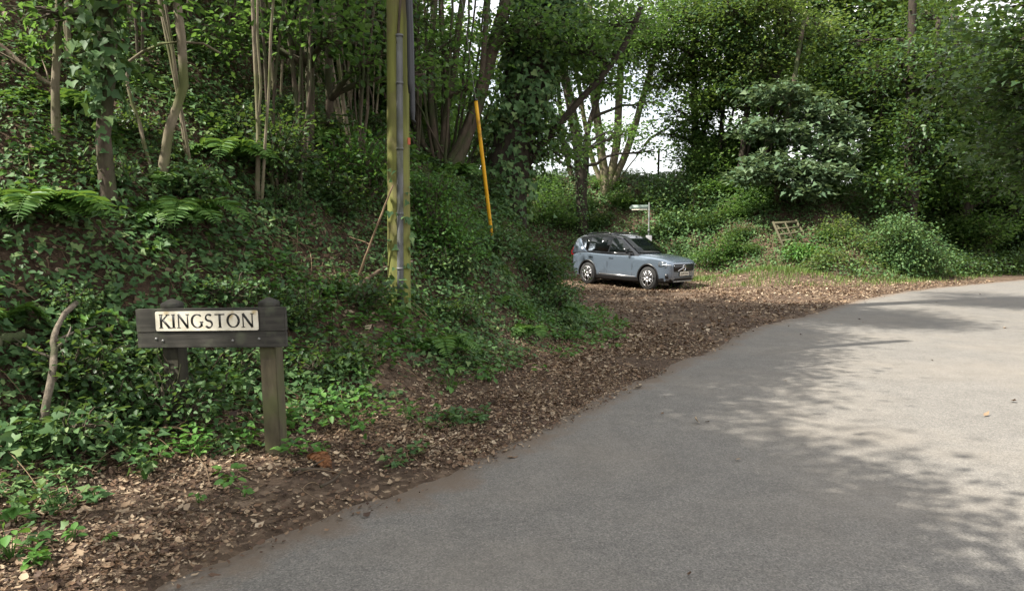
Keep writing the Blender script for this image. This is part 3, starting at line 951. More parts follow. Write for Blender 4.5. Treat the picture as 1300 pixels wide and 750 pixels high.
ygx = lambda x, z: yg(z)
for sy in (-1, 1):
    side_patch('side_window', [(2.02, 1.09), (1.80, 1.245), (1.44, 1.475), (1.02, 1.525), (.95, 1.085)], M['car_glass'], sy, .005, ygx)
    side_patch('side_window', [(.89, 1.085), (.955, 1.527), (.30, 1.525), (.02, 1.50), (-.02, 1.09)], M['car_glass'], sy, .005, ygx)
    side_patch('quarter_window', [(-.07, 1.10), (-.03, 1.495), (-.20, 1.45), (-.36, 1.36), (-.22, 1.17)], M['car_glass'], sy, .005, ygx)
    side_patch('rear_pillar', [(-.80, 1.0), (-.02, 1.0), (-.10, 1.06), (-.25, 1.16), (-.43, 1.36), (-.50, 1.46), (-.66, 1.44), (-.74, 1.27)], M['car_paint'], sy, .010, ygx)
    side_patch('window_trim', [(2.06, 1.055), (2.0, 1.082), (-.0, 1.072), (-.0, 1.045)], M['car_gloss'], sy, .014, ygx)
    # sill cladding with bright strip
    side_patch('sill', [(.46, .20), (2.24, .20), (2.24, .36), (.46, .36)], M['car_black'], sy, .012, ysurf)
    side_patch('sill_strip', [(.56, .365), (2.18, .355), (2.18, .385), (.56, .40)], M['alloy'], sy, .009, ysurf)
    # door shut lines
    for xs, zb_, zt_ in ((2.04, .40, 1.02), (.93, .40, 1.02)):
        side_patch('door_gap', [(xs - .006, zb_), (xs + .006, zb_), (xs + .006, .6), (xs + .006, .8), (xs + .006, zt_), (xs - .006, zt_), (xs - .006, .8), (xs - .006, .6)], M['car_black'], sy, .002, ysurf)
    side_patch('door_gap', [(.44, .44), (.452, .44), (.34, .66), (.10, .80), (.06, 1.0), (.048, 1.0), (.088, .80), (.328, .655)], M['car_black'], sy, .002, ysurf)
    for xs in (1.10, .16):
        bev_box('door_handle', (.20, .035, .03), (xs, sy * (ysurf(xs, .90) + .012), .90), M['car_paint'], car, .01)
    # wheel arch lips
    for wx in (0, WB):
        mb = MB(); n = 22; vs = []
        for r_ in (.405, .452):
            for i in range(n + 1):
                a = R(-14 + 208 * i / n); x = wx + r_ * math.cos(a); z = .345 + r_ * math.sin(a)
                vs.append((x, sy * (ysurf(x, max(z, .22)) + .008), z))
        for r_ in (.405, .452):
            for i in range(n + 1):
                a = R(-14 + 208 * i / n); x = wx + r_ * math.cos(a); z = .345 + r_ * math.sin(a)
                vs.append((x, sy * (ysurf(x, max(z, .22)) - .02), z))
        m1 = n + 1
        mb.add(vs, [(i, i + 1, m1 + i + 1, m1 + i) for i in range(n)] + [(i, 2 * m1 + i, 2 * m1 + i + 1, i + 1) for i in range(n)] + [(m1 + i, m1 + i + 1, 3 * m1 + i + 1, 3 * m1 + i) for i in range(n)])
        mb.build('arch_trim', M['car_black'], car)
    # wheels
    for wx in (0, WB):
        wy = sy * .80
        mb = MB(); prof = [(-.11, .22), (-.11, .33), (-.085, .352), (.085, .352), (.112, .33), (.115, .24), (.10, .225)]
        mb.tube([(wx, wy + sy * a, .352) for a, r_ in prof], [r_ for a, r_ in prof], 36)
        wl = mb.build('wheel', M['tyre'], car)
        mb = MB(); mb.tube([(wx, wy + sy * a, .352) for a in (.105, .112, .113)], [.232, .232, .232], 32); 
        mb.build('rim_well', M['car_black'], wl)
        mb = MB()
        y_ = wy + sy * .122
        for kx in range(5):
            a = R(90 + 72 * kx + 12 * wx)
            d_ = np.array([math.cos(a), 0, math.sin(a)]); s2 = np.array([-math.sin(a), 0, math.cos(a)])
            c_ = np.array([wx, y_, .352])
            o_ = np.array([0, sy * .012, 0])
            for q0, q1, w0, w1 in ((.03, .225, .022, .013),):
                for dd in (-1, 1):
                    p0 = c_ + d_ * q0 + s2 * dd * .012; p1 = c_ + d_ * q1 + s2 * dd * .045
                    vv = [p0 - s2 * w0 * .6, p0 + s2 * w0 * .6, p1 + s2 * w1, p1 - s2 * w1]
                    mb.add([q + o_ * (1 + .1 * dd) for q in vv] + [q - o_ for q in vv], [(0, 1, 2, 3), (7, 6, 5, 4), (0, 4, 5, 1), (1, 5, 6, 2), (2, 6, 7, 3), (3, 7, 4, 0)])
        mb.tube([(wx, y_, .352), (wx, y_ + sy * .02, .352)], .05, 12)
        ring = [(wx + .228 * math.cos(a), y_ - sy * .004, .352 + .228 * math.sin(a)) for a in np.linspace(0, 2 * PI, 33)]
        mb.tube(ring, .012, 5, cap=False)
        mb.build('rim', M['alloy'], wl)
    # mirrors
    o = bev_box('wing_mirror', (.12, .20, .13), (1.86, sy * (.99), 1.13), M['car_gloss'], car, .04, seg=3)
    # lamps
    for dz_, sz_ in ((.99, (.16, .10, .17)), (1.11, (.10, .08, .12))):
        tl_ = bev_box('tail_lamp', sz_, (-.80 + (.02 if dz_ > 1.05 else 0), sy * (.80 - (.02 if dz_ > 1.05 else 0)), dz_), M['tail_red'], car, .02)
    mb = MB()
    pts = [(3.12, .90, .86), (3.12, .905, .74), (3.36, .835, .70), (3.50, .70, .71), (3.52, .60, .735), (3.49, .62, .84), (3.40, .80, .865), (3.3, .862, .87)]
    v = [(x + .012, sy * (y + .014), z) for x, y, z in pts]; v2 = [(x - .06, sy * (y - .06), z) for x, y, z in pts]
    n = len(pts); mb.add(v + v2 + [(3.41, sy * .80, .79)], [(i, (i + 1) % n, 2 * n) for i in range(n)] + [(i, n + i, n + (i + 1) % n, (i + 1) % n) for i in range(n)])
    hl = mb.build('headlight', M['head_lens'], car, smooth=False)
    mb = MB()
    mb.tube([(3.27, sy * .905, .79), (3.40, sy * .838, .785), (3.51, sy * .735, .78)], .013, 5)
    mb.tube([(3.40, sy * .842, .83), (3.405, sy * .842, .74)], .012, 5)
    mb.build('running_light', M['lamp_white'], hl)
    mb = MB()
    pts = [(3.36, .855, .50), (3.44, .80, .53), (3.46, .775, .40), (3.37, .83, .37)]
    mb.add([(x + .01, sy * (y + .012), z) for x, y, z in pts] + [(x - .05, sy * (y - .05), z) for x, y, z in pts], [(0, 1, 2, 3), (0, 4, 5, 1), (1, 5, 6, 2), (2, 6, 7, 3), (3, 7, 4, 0)])
    mb.build('fog_lamp_recess', M['car_black'], car, smooth=False)
    mb = MB(); mb.tube([(-.35, sy * .60, 1.60), (.0, sy * .605, 1.655), (.6, sy * .605, 1.68), (1.15, sy * .60, 1.635)], .016, 6); mb.build('roof_rail', M['car_gloss'], car)


def cross_patch(name, rows, mat, proud, parent=car):
    """strip across the car: rows of (x, z, half width)"""
    mb = MB(); v = []
    for x, z, w_ in rows:
        for f in (-1, -.5, 0, .5, 1): v.append((x, f * w_, z + .012 * (1 - f * f)))
    fs = [(i * 5 + j, i * 5 + j + 1, (i + 1) * 5 + j + 1, (i + 1) * 5 + j) for i in range(len(rows) - 1) for j in range(4)]
    mb.add(v, fs)
    o = mb.build(name, mat, parent)
    md = o.modifiers.new('solid', 'SOLIDIFY'); md.thickness = .012; md.offset = 0
    return o


cross_patch('windscreen', [(2.24, 1.092, .80), (1.9, 1.292, .735), (1.57, 1.478, .675), (1.40, 1.568, .64)], M['car_glass'], .005)
cross_patch('rear_window', [(-.815, 1.10, .72), (-.75, 1.33, .66), (-.695, 1.46, .62)], M['car_glass'], .005)
# nose: grille, emblem, number plate, lower intake
mb = MB()
gp = [(.60, .80), (.56, .60), (.50, .56)]
v = []
for y, z in ((-.58, .80), (-.60, .70), (-.55, .59), (.55, .59), (.60, .70), (.58, .80)):
    v.append((3.545, y, z))
v2 = [(3.48, y, z) for _, y, z in v]
n = 6
mb.add(v + v2, [tuple(range(n)), tuple(range(n, 2 * n))[::-1]] + [(i, n + i, n + (i + 1) % n, (i + 1) % n) for i in range(n)])
gr = mb.build('grille', M['car_black'], car, smooth=False)
mb = MB(); ringp = [v[i] for i in (0, 1, 2, 3, 4, 5, 0)]
mb.tube([(3.548, y, z) for _, y, z in ringp], .011, 5); mb.build('grille_frame', M['car_gloss'], gr)
mb = MB(); mb.tube([(3.556, .085 * math.cos(a), .69 + .085 * math.sin(a)) for a in np.linspace(0, 2 * PI, 25)], .014, 6, cap=False)
mb.tube([(3.552, -.36, .60), (3.552, .30, .795)], .012, 5)
mb.tube([(3.556, -.085, .775), (3.556, -.055, .745)], .014, 5)
mb.build('emblem', M['chrome'], gr)
np_ = bev_box('number_plate', (.012, .52, .112), (3.566, 0, .515), M['plate'], car, .003)
mb = MB()
for k_, yy in enumerate((-.20, -.135, -.07, -.005, .075, .14, .205)):
    mb = MB(); mb.box((.0075, yy, 0), (.003, .038, .07))
    mb.build('plate_mark', M['black_paint'], np_, smooth=False)
mb = MB()
v = [(3.50, -.66, .44), (3.47, -.70, .30), (3.47, .70, .30), (3.50, .66, .44), (3.545, .5, .44), (3.545, -.5, .44), (3.51, -.5, .30), (3.51, .5, .30)]
mb.add(v, [(0, 1, 6, 5), (5, 6, 7, 4), (4, 7, 2, 3), (0, 5, 4, 3), (1, 2, 7, 6), (0, 3, 2, 1)])
mb.build('lower_intake', M['car_black'], car, smooth=False)
bev_box('skid_strip', (.05, 1.1, .03), (3.50, 0, .285), M['alloy'], car, .01)
bev_box('rear_bumper_trim', (.10, 1.5, .18), (-.80, 0, .42), M['car_black'], car, .03)

# =================================================================== TREES
RT = np.random.default_rng(2024)


def bez(a, b, c, n=7):
    t = np.linspace(0, 1, n)[:, None]
    return (1 - t) ** 2 * a + 2 * t * (1 - t) * b + t * t * c


def limb_to(mb, a, c, r0, r1, rng, n=7, sides=6, sag=.12, wig=.03):
    L_ = np.linalg.norm(c - a)
    mid = .5 * (a + c) + np.array([rng.normal(0, .08), rng.normal(0, .08), sag * rng.uniform(.2, 1.4)]) * L_
    p = bez(a, mid, c, n)
    p[1:-1] += rng.normal(0, wig * L_ * .5, (n - 2, 3))
    mb.tube(p, np.linspace(r0, r1, n), sides)
    return p


def blob_points(rng, n, c, r, shell=.45):
    d = rng.normal(0, 1, (n, 3)); d /= np.linalg.norm(d, axis=1)[:, None]
    q = rng.uniform(shell, 1, n) ** (1 / 2.2)
    return np.asarray(c) + d * q[:, None] * np.asarray(r)


def foliage(mb_wood, mb_leaf, rng, start, blob, ntw, nleaf, lsize, tmpl, spread=.28, flat=.45, wood_r=.012, up=1.0, jit=.6, sides=4):
    """twigs from a limb point into an ellipsoid, leaves in sprays round each twig"""
    c, r = np.asarray(blob[:3], float), np.asarray(blob[3:6], float)
    tips = blob_points(rng, ntw, c, r)
    P_, N_, T_, S_ = [], [], [], []
    for tp in tips:
        f = rng.uniform(.0, .55)
        s_ = start * (1 - f) + c * f + rng.normal(0, .10, 3) * r
        pts = bez(s_, .5 * (s_ + tp) + np.array([0, 0, .10 * np.linalg.norm(tp - s_)]) + rng.normal(0, .06, 3), tp, 5)
        mb_wood.tube(pts, np.linspace(wood_r * rng.uniform(.7, 1.2), .003, 5), sides, cap=False)
        m = max(3, int(nleaf * rng.uniform(.6, 1.4)))
        u = rng.uniform(.35, 1.05, m)
        k = np.clip(u * 4, 0, 3.99).astype(int); fr_ = np.clip(u * 4 - k, 0, 1)
        base = pts[k] * (1 - fr_)[:, None] + pts[k + 1] * fr_[:, None]
        offv = rng.normal(0, 1, (m, 3)) * np.array([spread, spread, spread * flat])
        P_.append(base + offv)
        nn = UP * up + rng.normal(0, jit, (m, 3))
        tt = offv * 1.5 + (tp - s_) * .3 + rng.normal(0, .25, (m, 3)); tt[:, 2] -= .25
        N_.append(nn); T_.append(tt); S_.append(lsize * rng.uniform(.6, 1.25, m))
    leaf_cloud(mb_leaf, np.concatenate(P_), np.concatenate(N_), np.concatenate(T_), np.concatenate(S_), tmpl)


def path_from(base, pxpath, H, rng, lean=(0, 0)):
    """trunk line in local coordinates: pixels at growing depth offsets, carried on up to height H"""
    pts = [np.array([0, 0, -.35]), np.zeros(3)]
    for it in pxpath:
        px, py = it[0], it[1]; dd = it[2] if len(it) > 2 else 0
        pts.append(P(px, py, base[1] + dd) - base)
    pts = [np.asarray(p, float) for p in pts]
    if pts[-1][2] < H:
        d = pts[-1] - pts[-2]
        if d[2] < .2 * np.linalg.norm(d) or len(pxpath) == 0: d = np.array([lean[0], lean[1], 1.])
        d = d / d[2]
        d[:2] = np.clip(d[:2], -.6, .6)
        rem = H - pts[-1][2]
        for f in (.33, .66, 1.0):
            pts.append(pts[-1 if f == .33 else -1] + np.array([d[0] * (1 - .5 * f), d[1] * (1 - .5 * f), 1]) * rem * .333 + rng.normal(0, .04 * rem * .3, 3) * np.array([1, 1, 0]))
    return np.array(pts)


def trunk_at(pts, z):
    zs = pts[:, 2]
    i = int(np.argmin(np.abs(zs - z)))
    return pts[i]


def flare(pts, r0, r1, n=1):
    L_ = np.concatenate([[0], np.cumsum(np.linalg.norm(np.diff(pts, axis=0), axis=1))]); u = L_ / L_[-1]
    r = r0 + (r1 - r0) * u ** .8
    r[0] *= 1.35; r[1] *= 1.15
    return r


def fine(pts, n=14):
    L_ = np.concatenate([[0], np.cumsum(np.linalg.norm(np.diff(pts, axis=0), axis=1))])
    # smooth with Chaikin then resample
    q = pts.copy()
    for _ in range(2):
        a = .75 * q[:-1] + .25 * q[1:]; b = .25 * q[:-1] + .75 * q[1:]
        q = np.concatenate([[q[0]], np.stack([a, b], 1).reshape(-1, 3), [q[-1]]])
    L2 = np.concatenate([[0], np.cumsum(np.linalg.norm(np.diff(q, axis=0), axis=1))])
    u = np.linspace(0, L2[-1], n)
    return np.stack([np.interp(u, L2, q[:, i]) for i in range(3)], 1)


def ivy_on(mb, rng, pts, rad, n, z0, z1, size=.06, out=.10):
    """ivy leaves round a stem"""
    seg = np.concatenate([[0], np.cumsum(np.linalg.norm(np.diff(pts, axis=0), axis=1))])
    zs = rng.uniform(z0, z1, n)
    o = np.argsort(pts[:, 2])
    x = np.interp(zs, pts[o, 2], pts[o, 0]); y = np.interp(zs, pts[o, 2], pts[o, 1])
    r = np.interp(zs, pts[o, 2], np.broadcast_to(rad, len(pts))[o])
    a = rng.uniform(0, 2 * PI, n)
    clump = .5 + .5 * np.sin(zs * 3.1 + 2 * np.cos(a * 2) + rng.uniform(0, 6))
    keep = rng.uniform(0, 1, n) < .35 + .65 * clump
    zs, x, y, r, a, clump = zs[keep], x[keep], y[keep], r[keep], a[keep], clump[keep]
    n = len(zs)
    rr = r + .01 + np.abs(rng.normal(0, out, n)) * (.4 + .8 * clump)
    d = np.stack([np.cos(a), np.sin(a), np.zeros(n)], 1)
    p = np.stack([x, y, zs], 1) + d * rr[:, None]
    nn = d + UP * .45 + rng.normal(0, .4, (n, 3))
    tt = rng.normal(0, .6, (n, 3)); tt[:, 2] -= 1.0
    leaf_cloud(mb, p, nn, tt, size * rng.uniform(.6, 1.35, n), T_IVY)


def tree(name, label, cat, base, trunks, blobs, leaf='hazel', bark='bark', ntw=60, nleaf=30, lsize=.09, tmpl=T_OVAL, spread=.28, ivy=None, seed=1, group=None, extra_limbs=(), flat=.45, limb_r=.05, twig_r=.012, jit=.6, sides=9):
    """trunks: list of (polyline local, r0, r1); blobs: ellipsoids local (cx,cy,cz,rx,ry,rz[,twig share])"""
    rng = np.random.default_rng(seed)
    root = empty(name, base, label, cat, group)
    wood = MB(); leaves = MB()
    lines = []
    for pts, r0, r1 in trunks:
        q = fine(np.asarray(pts, float), 14)
        # slight natural wander
        w_ = rng.normal(0, .012, (len(q), 3)); w_[0:2] = 0
        q = q + w_
        wood.tube(q, flare(q, r0, r1), sides)
        lines.append((q, r0, r1))
    for pts, r0, r1 in extra_limbs:
        q = fine(np.asarray(pts, float), 10)
        wood.tube(q, np.linspace(r0, r1, len(q)), 6)
        lines.append((q, r0, r1))
    crown_wood = wood
    for b in blobs:
        c = np.array(b[:3], float)
        best = None
        for q, r0, r1 in lines:
            cand = q[2:] if len(q) > 3 else q
            dd = np.linalg.norm(cand - c, axis=1) + np.clip(cand[:, 2] - c[2] + .25 * np.linalg.norm(cand - c, axis=1), 0, 99) * 1.5
            i = int(np.argmin(dd))
            if best is None or dd[i] < best[0]: best = (dd[i], cand[i])
        a = best[1]
        if np.linalg.norm(c - a) > .3:
            limb_to(wood, a, c, limb_r, limb_r * .4, rng, sides=6)
        share = b[6] if len(b) > 6 else 1.0
        foliage(wood, leaves, rng, a * .35 + c * .65, b, max(4, int(ntw * share)), nleaf, lsize, tmpl, spread, flat, twig_r, jit=jit)
    wood.build('trunk', M[bark], root)
    if leaves.n: leaves.build('crown', M[leaf], root, smooth=False)
    if ivy:
        iv = MB()
        for (ti, n, z0, z1, sz, out) in ivy:
            q, r0, r1 = lines[ti]
            ivy_on(iv, rng, q, flare(q, r0, r1), n, z0, z1, sz, out)
        iv.build('ivy', M['ivy'], root, smooth=False)
    return root


def auto_blobs(rng, c, R_, n, r):
    out = []
    for i in range(n):
        d = rng.normal(0, 1, 3); d /= np.linalg.norm(d)
        q = np.asarray(c) + d * np.asarray(R_) * rng.uniform(.35, 1.0)
        s_ = rng.uniform(.75, 1.25)
        out.append((*q, r * s_, r * s_, r * s_ * .75))
    return out


def T(name, label, basepx, pxpath, r0, r1, H, blobs, cat='tree', more=(), **kw):
    base = hit(*basepx) if len(basepx) == 2 else np.array(basepx, float)
    rng = np.random.default_rng(kw.get('seed', 1) + 500)
    tr = [(path_from(base, pxpath, H, rng), r0, r1)]
    for (pxp, a, b, h) in more:
        tr.append((path_from(base, pxp, h, rng), a, b))
    if callable(blobs): blobs = blobs(base, tr, rng)
    return tree(name, label, cat, base, tr, blobs, **kw)


def W(base, *bl):
    """blobs given at pixel + depth: (px, py, depth, rx, ry, rz)"""
    out = []
    for b in bl:
        q = P(b[0], b[1], b[2]) - base
        out.append((*q, *b[3:]))
    return out


def top_blobs(n=6, Rr=(1.3, 1.3, 1.0), r=.9, dz=-.6):
    def f(base, tr, rng):
        out = []
        for pts, _, _ in tr:
            if pts[-1][2] < 3.2: continue
            out += auto_blobs(rng, pts[-1] + np.array([0, 0, dz]), Rr, n, r)
        return out
    return f


# ---- near left bank
B = hit(138, 268)
T('ivy_clad_tree', 'slim trunk wrapped in ivy leaves near the left edge, behind the sign', (138, 268), [(136, 190), (131, 100), (133, 0)], .066, .048, 6.2,
  lambda b, tr, rng: auto_blobs(rng, (-.2, .2, 6.0), (1.6, 1.6, .9), 7, .95) + W(b, (60, 20, b[1], .6, .6, .35, .4), (210, -30, b[1], .7, .7, .4, .5)), bark='bark', leaf='hazel', ntw=34, nleaf=24, lsize=.085,
  ivy=[(0, 1900, .9, 5.2, .085, .16), (0, 160, 0, 1.2, .07, .07)], seed=3)
T('thin_tree', 'thin upright bare stem at the far left, rising out of ivy', (72, 190), [(70, 120), (73, 60), (75, 0)], .036, .026, 5.6, top_blobs(5, (1.2, 1.2, .8), .9), ntw=30, nleaf=22, seed=4, bark='bark_pale')
T('crooked_tree', 'crooked pale bare stem curving up behind the sign', (203, 238), [(211, 190), (222, 140), (233, 105), (232, 58), (226, 0)], .046, .034, 5.5, top_blobs(5, (1.2, 1.2, .7), .9), ntw=30, nleaf=22, seed=5, bark='bark_pale',
  more=[([(150, 88, .1), (180, 66, .1), (215, 54, .1), (250, 50, .1), (281, 66, .1)], .022, .012, 0)])
T('straight_tree', 'straight thin trunk left of the utility pole', (392, 208), [(393, 100), (391, 0)], .062, .05, 6.5, lambda b, tr, rng: auto_blobs(rng, (0, 0, 6), (1.4, 1.4, .9), 6, .9) + W(b, (345, 22, b[1] - .5, .55, .5, .25, .6), (420, 40, b[1] - .7, .5, .45, .22, .5), (300, 45, b[1] - .3, .5, .45, .22, .5)), ntw=34, nleaf=18, seed=6, bark='bark')
T('straight_tree', 'straight thin mossy trunk nearest the utility pole on its left', (420, 200), [(417, 100), (419, 0)], .055, .045, 6.8, lambda b, tr, rng: auto_blobs(rng, (0, 0, 6.2), (1.4, 1.4, .9), 6, .9) + W(b, (455, 15, b[1] - .6, .5, .5, .25, .6), (470, 75, b[1] - .4, .4, .4, .2, .4), (540, 95, b[1] - .2, .4, .4, .2, .4)), ntw=34, nleaf=18, seed=7, bark='bark')
# coppice stool right of the pole
CB = hit(562, 268)
T('hazel_coppice', 'many stemmed hazel coppice between the utility pole and the yellow guard', (P(562, 268, 12.4)[0], 12.4, hz(P(562, 268, 12.4)[0], 12.4)), [(578, 215), (600, 150, .2), (622, 70, .3), (645, 0, .4)], .13, .10, 6.2,
  lambda b, tr, rng: auto_blobs(rng, (.6, .4, 5.6), (1.9, 1.6, 1.0), 9, .95) + W(b, (560, 60, b[1] - .4, .75, .6, .35, .5), (600, 110, b[1] - .6, .6, .5, .3, .35), (520, 20, b[1] - .3, .8, .6, .4, .6), (690, 30, b[1], .8, .7, .45, .6), (545, 300, b[1] - .4, .55, .45, .35, .7), (540, 225, b[1] - .4, .45, .45, .3, .45)),
  bark='bark', ntw=34, nleaf=26, lsize=.085, seed=8,
  more=[([(565, 150), (578, 60), (588, 0)], .065, .05, 5.5), ([(548, 160), (545, 80), (553, 0)], .06, .045, 5.5), ([(535, 190), (524, 90), (520, 0)], .05, .035, 5.2), ([(585, 190, -.2), (612, 110, -.2), (618, 0, -.2)], .055, .04, 5.2),
        ([(570, 170, .5), (566, 80, .6), (560, 0, .7)], .06, .045, 5.4), ([(600, 215, .9), (640, 150, 1.0), (690, 90, 1.1), (770, 30, 1.2)], .035, .02, 0), ([(530, 230, -.2), (500, 190, -.3), (470, 120, -.4), (455, 60, -.4)], .025, .014, 0), ([(575, 230, -.2), (560, 190, -.2), (525, 120, -.3), (505, 95, -.3)], .022, .012, 0)] +
  [([(562 + 30 * f, 225, g), (562 + 75 * f, 140, g * 2), (562 + 105 * f, 55, g * 3), (562 + 120 * f, 0, g * 3.4)], .028, .016, 5.0) for f, g in ((-.9, .1), (-.7, -.15), (-.5, .2), (-.3, -.1), (-.12, .25), (.1, -.2), (.28, .3), (.45, .5), (.62, .6), (.8, .7), (-.6, .35), (.0, .4), (.35, .45), (-.2, .15))])
# the big ivy clad leaning tree
T('ivy_clad_ash', 'thick dark leaning trunk smothered in ivy, left of the parked car', (P(632, 262, 13.2)[0], 13.2, hz(P(632, 262, 13.2)[0], 13.2)), [(645, 200), (668, 130, .1), (690, 60, .2), (703, 0, .3)], .40, .26, 12.5,
  lambda b, tr, rng: auto_blobs(rng, (2.2, .2, 11.6), (2.9, 2.6, 1.4), 13, 1.1) + W(b, (735, 60, b[1] - .3, .9, .8, .5, .7), (790, 30, b[1] - .2, .9, .8, .5, .6), (760, 105, b[1], .7, .7, .35, .5), (650, 30, b[1] - .6, .7, .7, .4, .5), (700, 170, b[1] - .1, .5, .5, .35, .4), (790, 170, b[1] + 4, .6, .6, .3, .35), (720, 190, b[1] + 1, .4, .4, .22, .3)),
  bark='bark_dark', leaf='sycamore', ntw=40, nleaf=28, lsize=.10, seed=9, ivy=[(0, 7500, .0, 6.5, .095, .30), (2, 2200, .5, 6, .09, .22), (0, 2500, 1.6, 5.0, .10, .55)],
  more=[([(672, 205, -.1), (712, 150, -.2), (760, 105, -.2), (795, 55, -.2), (815, 10, -.2)], .085, .05, 0), ([(655, 190, .1), (640, 120, .1), (655, 40, .2)], .10, .07, 6.5)])
# ---- beyond the car
T('dark_forked_tree', 'dark forked trunk standing directly behind the parked car', (740, 300), [(738, 240), (735, 190), (728, 150), (722, 120), (708, 60)], .27, .19, 9.5,
  lambda b, tr, rng: auto_blobs(rng, (0, 0, 9.0), (3.4, 2.6, 1.5), 12, 1.4) + W(b, (700, 150, b[1] - .5, 1.2, 1.0, .5, .7), (760, 110, b[1] - .4, 1.3, 1.0, .6, .8), (800, 70, b[1], 1.5, 1.2, .8), (700, 80, b[1], 1.4, 1.2, .8), (830, 130, b[1] - .3, 1.0, .9, .5, .5), (800, 165, b[1] - .5, 1.0, .8, .35, .5), (830, 190, b[1] - .3, .9, .8, .3, .35), (690, 198, b[1] + .2, .8, .8, .25, .35), (700, 175, b[1] - .5, .9, .8, .35, .4)),
  bark='bark_dark', leaf='sycamore', ntw=30, nleaf=22, lsize=.155, spread=.42, seed=10, more=[([(742, 200), (745, 165), (758, 130), (770, 70)], .16, .11, 8.5)], ivy=[(0, 500, 0, 3.5, .10, .10)], limb_r=.08)
T('multi_stem_sycamore', 'pale multi stemmed tree with spreading trunks on the bank behind the car', (770, 247), [(768, 225), (763, 185), (755, 130), (750, 60)], .24, .16, 9,
  lambda b, tr, rng: auto_blobs(rng, (1, 0, 8.0), (4.2, 2.6, 1.6), 14, 1.4) + W(b, (840, 110, b[1], 1.5, 1.2, .7), (880, 150, b[1] - .4, 1.2, 1.0, .6, .7), (760, 60, b[1], 1.6, 1.2, .8), (850, 50, b[1], 1.7, 1.3, 1.0)),
  bark='bark_pale', leaf='autumn', ntw=30, nleaf=22, lsize=.155, spread=.42, seed=11, limb_r=.08,
  more=[([(776, 220), (784, 180), (786, 120), (790, 60)], .22, .15, 8.5), ([(780, 225), (796, 195), (812, 140), (826, 90), (845, 30)], .20, .12, 8), ([(783, 235), (795, 215), (806, 203), (818, 185)], .05, .025, 0), ([(765, 235), (752, 205), (744, 165), (735, 110)], .14, .09, 7.5)])
T('leaning_tree', 'slim leaning trunk on the skyline left of the dark forked trunk', (727, 228), [(721, 205), (716, 185), (712, 150)], .13, .09, 7, lambda b, tr, rng: auto_blobs(rng, (-.5, 0, 6.2), (2.2, 2.0, 1.3), 8, 1.2) + W(b, (690, 120, b[1], 1.2, 1, .6, .7), (655, 150, b[1], 1.2, 1, .6, .6)),
  bark='bark', leaf='sycamore', ntw=48, nleaf=32, lsize=.13, spread=.38, seed=12)
AIRY = (1, 2, 3, 6)
for k, (lab, bpx, path, r0, H, lf) in enumerate([
        ('dark trunk above the ivy bank just right of the signpost', (882, 232), [(884, 180), (880, 110), (884, 40)], .20, 9, 'sycamore'),
        ('slender double trunk tree above the dark hollow, left of the hurdle', (938, 240), [(944, 180), (952, 110), (958, 40)], .16, 9, 'dark_leaf'),
        ('thin trunk tree between the hollow and the overhanging pale leaves', (968, 232), [(975, 170), (985, 110), (1000, 40)], .13, 8.5, 'autumn'),
        ('thin trunked tree on the skyline right of the signpost', (912, 232), [(915, 170), (921, 110), (925, 40)], .12, 8.5, 'autumn'),
        ('upright tree on the skyline left of the straight dark trunk', (1118, 236), [(1118, 190), (1122, 120), (1118, 40)], .15, 9.5, 'sycamore'),
        ('straight dark trunk tree right of the sunlit bracken', (1156, 300), [(1155, 240), (1154, 170), (1158, 60)], .24, 10, 'dark_leaf'),
        ('tree with brownish turning leaves above the sunlit bracken', (1060, 230), [(1064, 170), (1070, 100), (1062, 30)], .17, 9.5, 'autumn'),
        ('dark crowned tree further along the lane bank at the right', (1222, 318), [(1226, 250), (1218, 170), (1212, 60)], .22, 10, 'hazel'),
        ('last dark tree at the right edge beside the lane', (1285, 325), [(1282, 260), (1290, 170), (1296, 60)], .22, 10, 'dark_leaf')]):
    T('lane_tree', lab, bpx, path, r0, r0 * .6, H, lambda b, tr, rng, k=k: (auto_blobs(rng, (0, -.2, 6.6), (3.2, 2.4, 2.4), 15, .95) + auto_blobs(rng, (0, -.3, 3.6), (1.8, 1.0, 1.0), 3, .55)) if k in AIRY else (auto_blobs(rng, (0, -.2, 6.2), (3.3, 2.6, 3.2), 22, 1.1) + auto_blobs(rng, (0, -.8, 2.6), (2.8, 1.4, 1.6), 8, .8)),
      bark='bark_dark', leaf=lf, ntw=25, nleaf=16, lsize=.17, spread=.50, seed=20 + k, limb_r=.08, more=[([(path[0][0] + 10, path[0][1] - 8), (path[1][0] + 22, path[1][1] - 12)], r0 * .55, r0 * .35, H * .85)])

# overhanging sycamore boughs with large pale leaves
SB = hit(990, 262)
T('sycamore_sapling', 'sycamore with drooping boughs of large pale leaves hanging over the hurdle', (985, 262), [(990, 200), (1000, 140), (1010, 90)], .12, .08, 7.5,
  lambda b, tr, rng: W(b, (1000, 215, b[1] - 1.6, 1.5, .9, .42, 1.2), (1045, 222, b[1] - 1.8, 1.3, .9, .40), (1025, 242, b[1] - 1.9, .95, .7, .30, .8), (975, 205, b[1] - 1.2, 1.0, .8, .40), (1060, 195, b[1] - 1.2, 1.2, .9, .5), (1010, 175, b[1] - .8, 1.6, 1.0, .6), (960, 165, b[1] - .6, 1.1, .9, .5), (1040, 140, b[1] - .5, 1.5, 1.0, .6), (985, 120, b[1] - .4, 1.4, 1.0, .6), (950, 225, b[1] - 1.3, .6, .5, .25, .7), (1080, 165, b[1] - .8, 1.0, .9, .5)),
  bark='bark', leaf='pale_leaf', ntw=32, nleaf=18, lsize=.22, tmpl=T_IVY, spread=.30, flat=.35, seed=40, jit=.45)

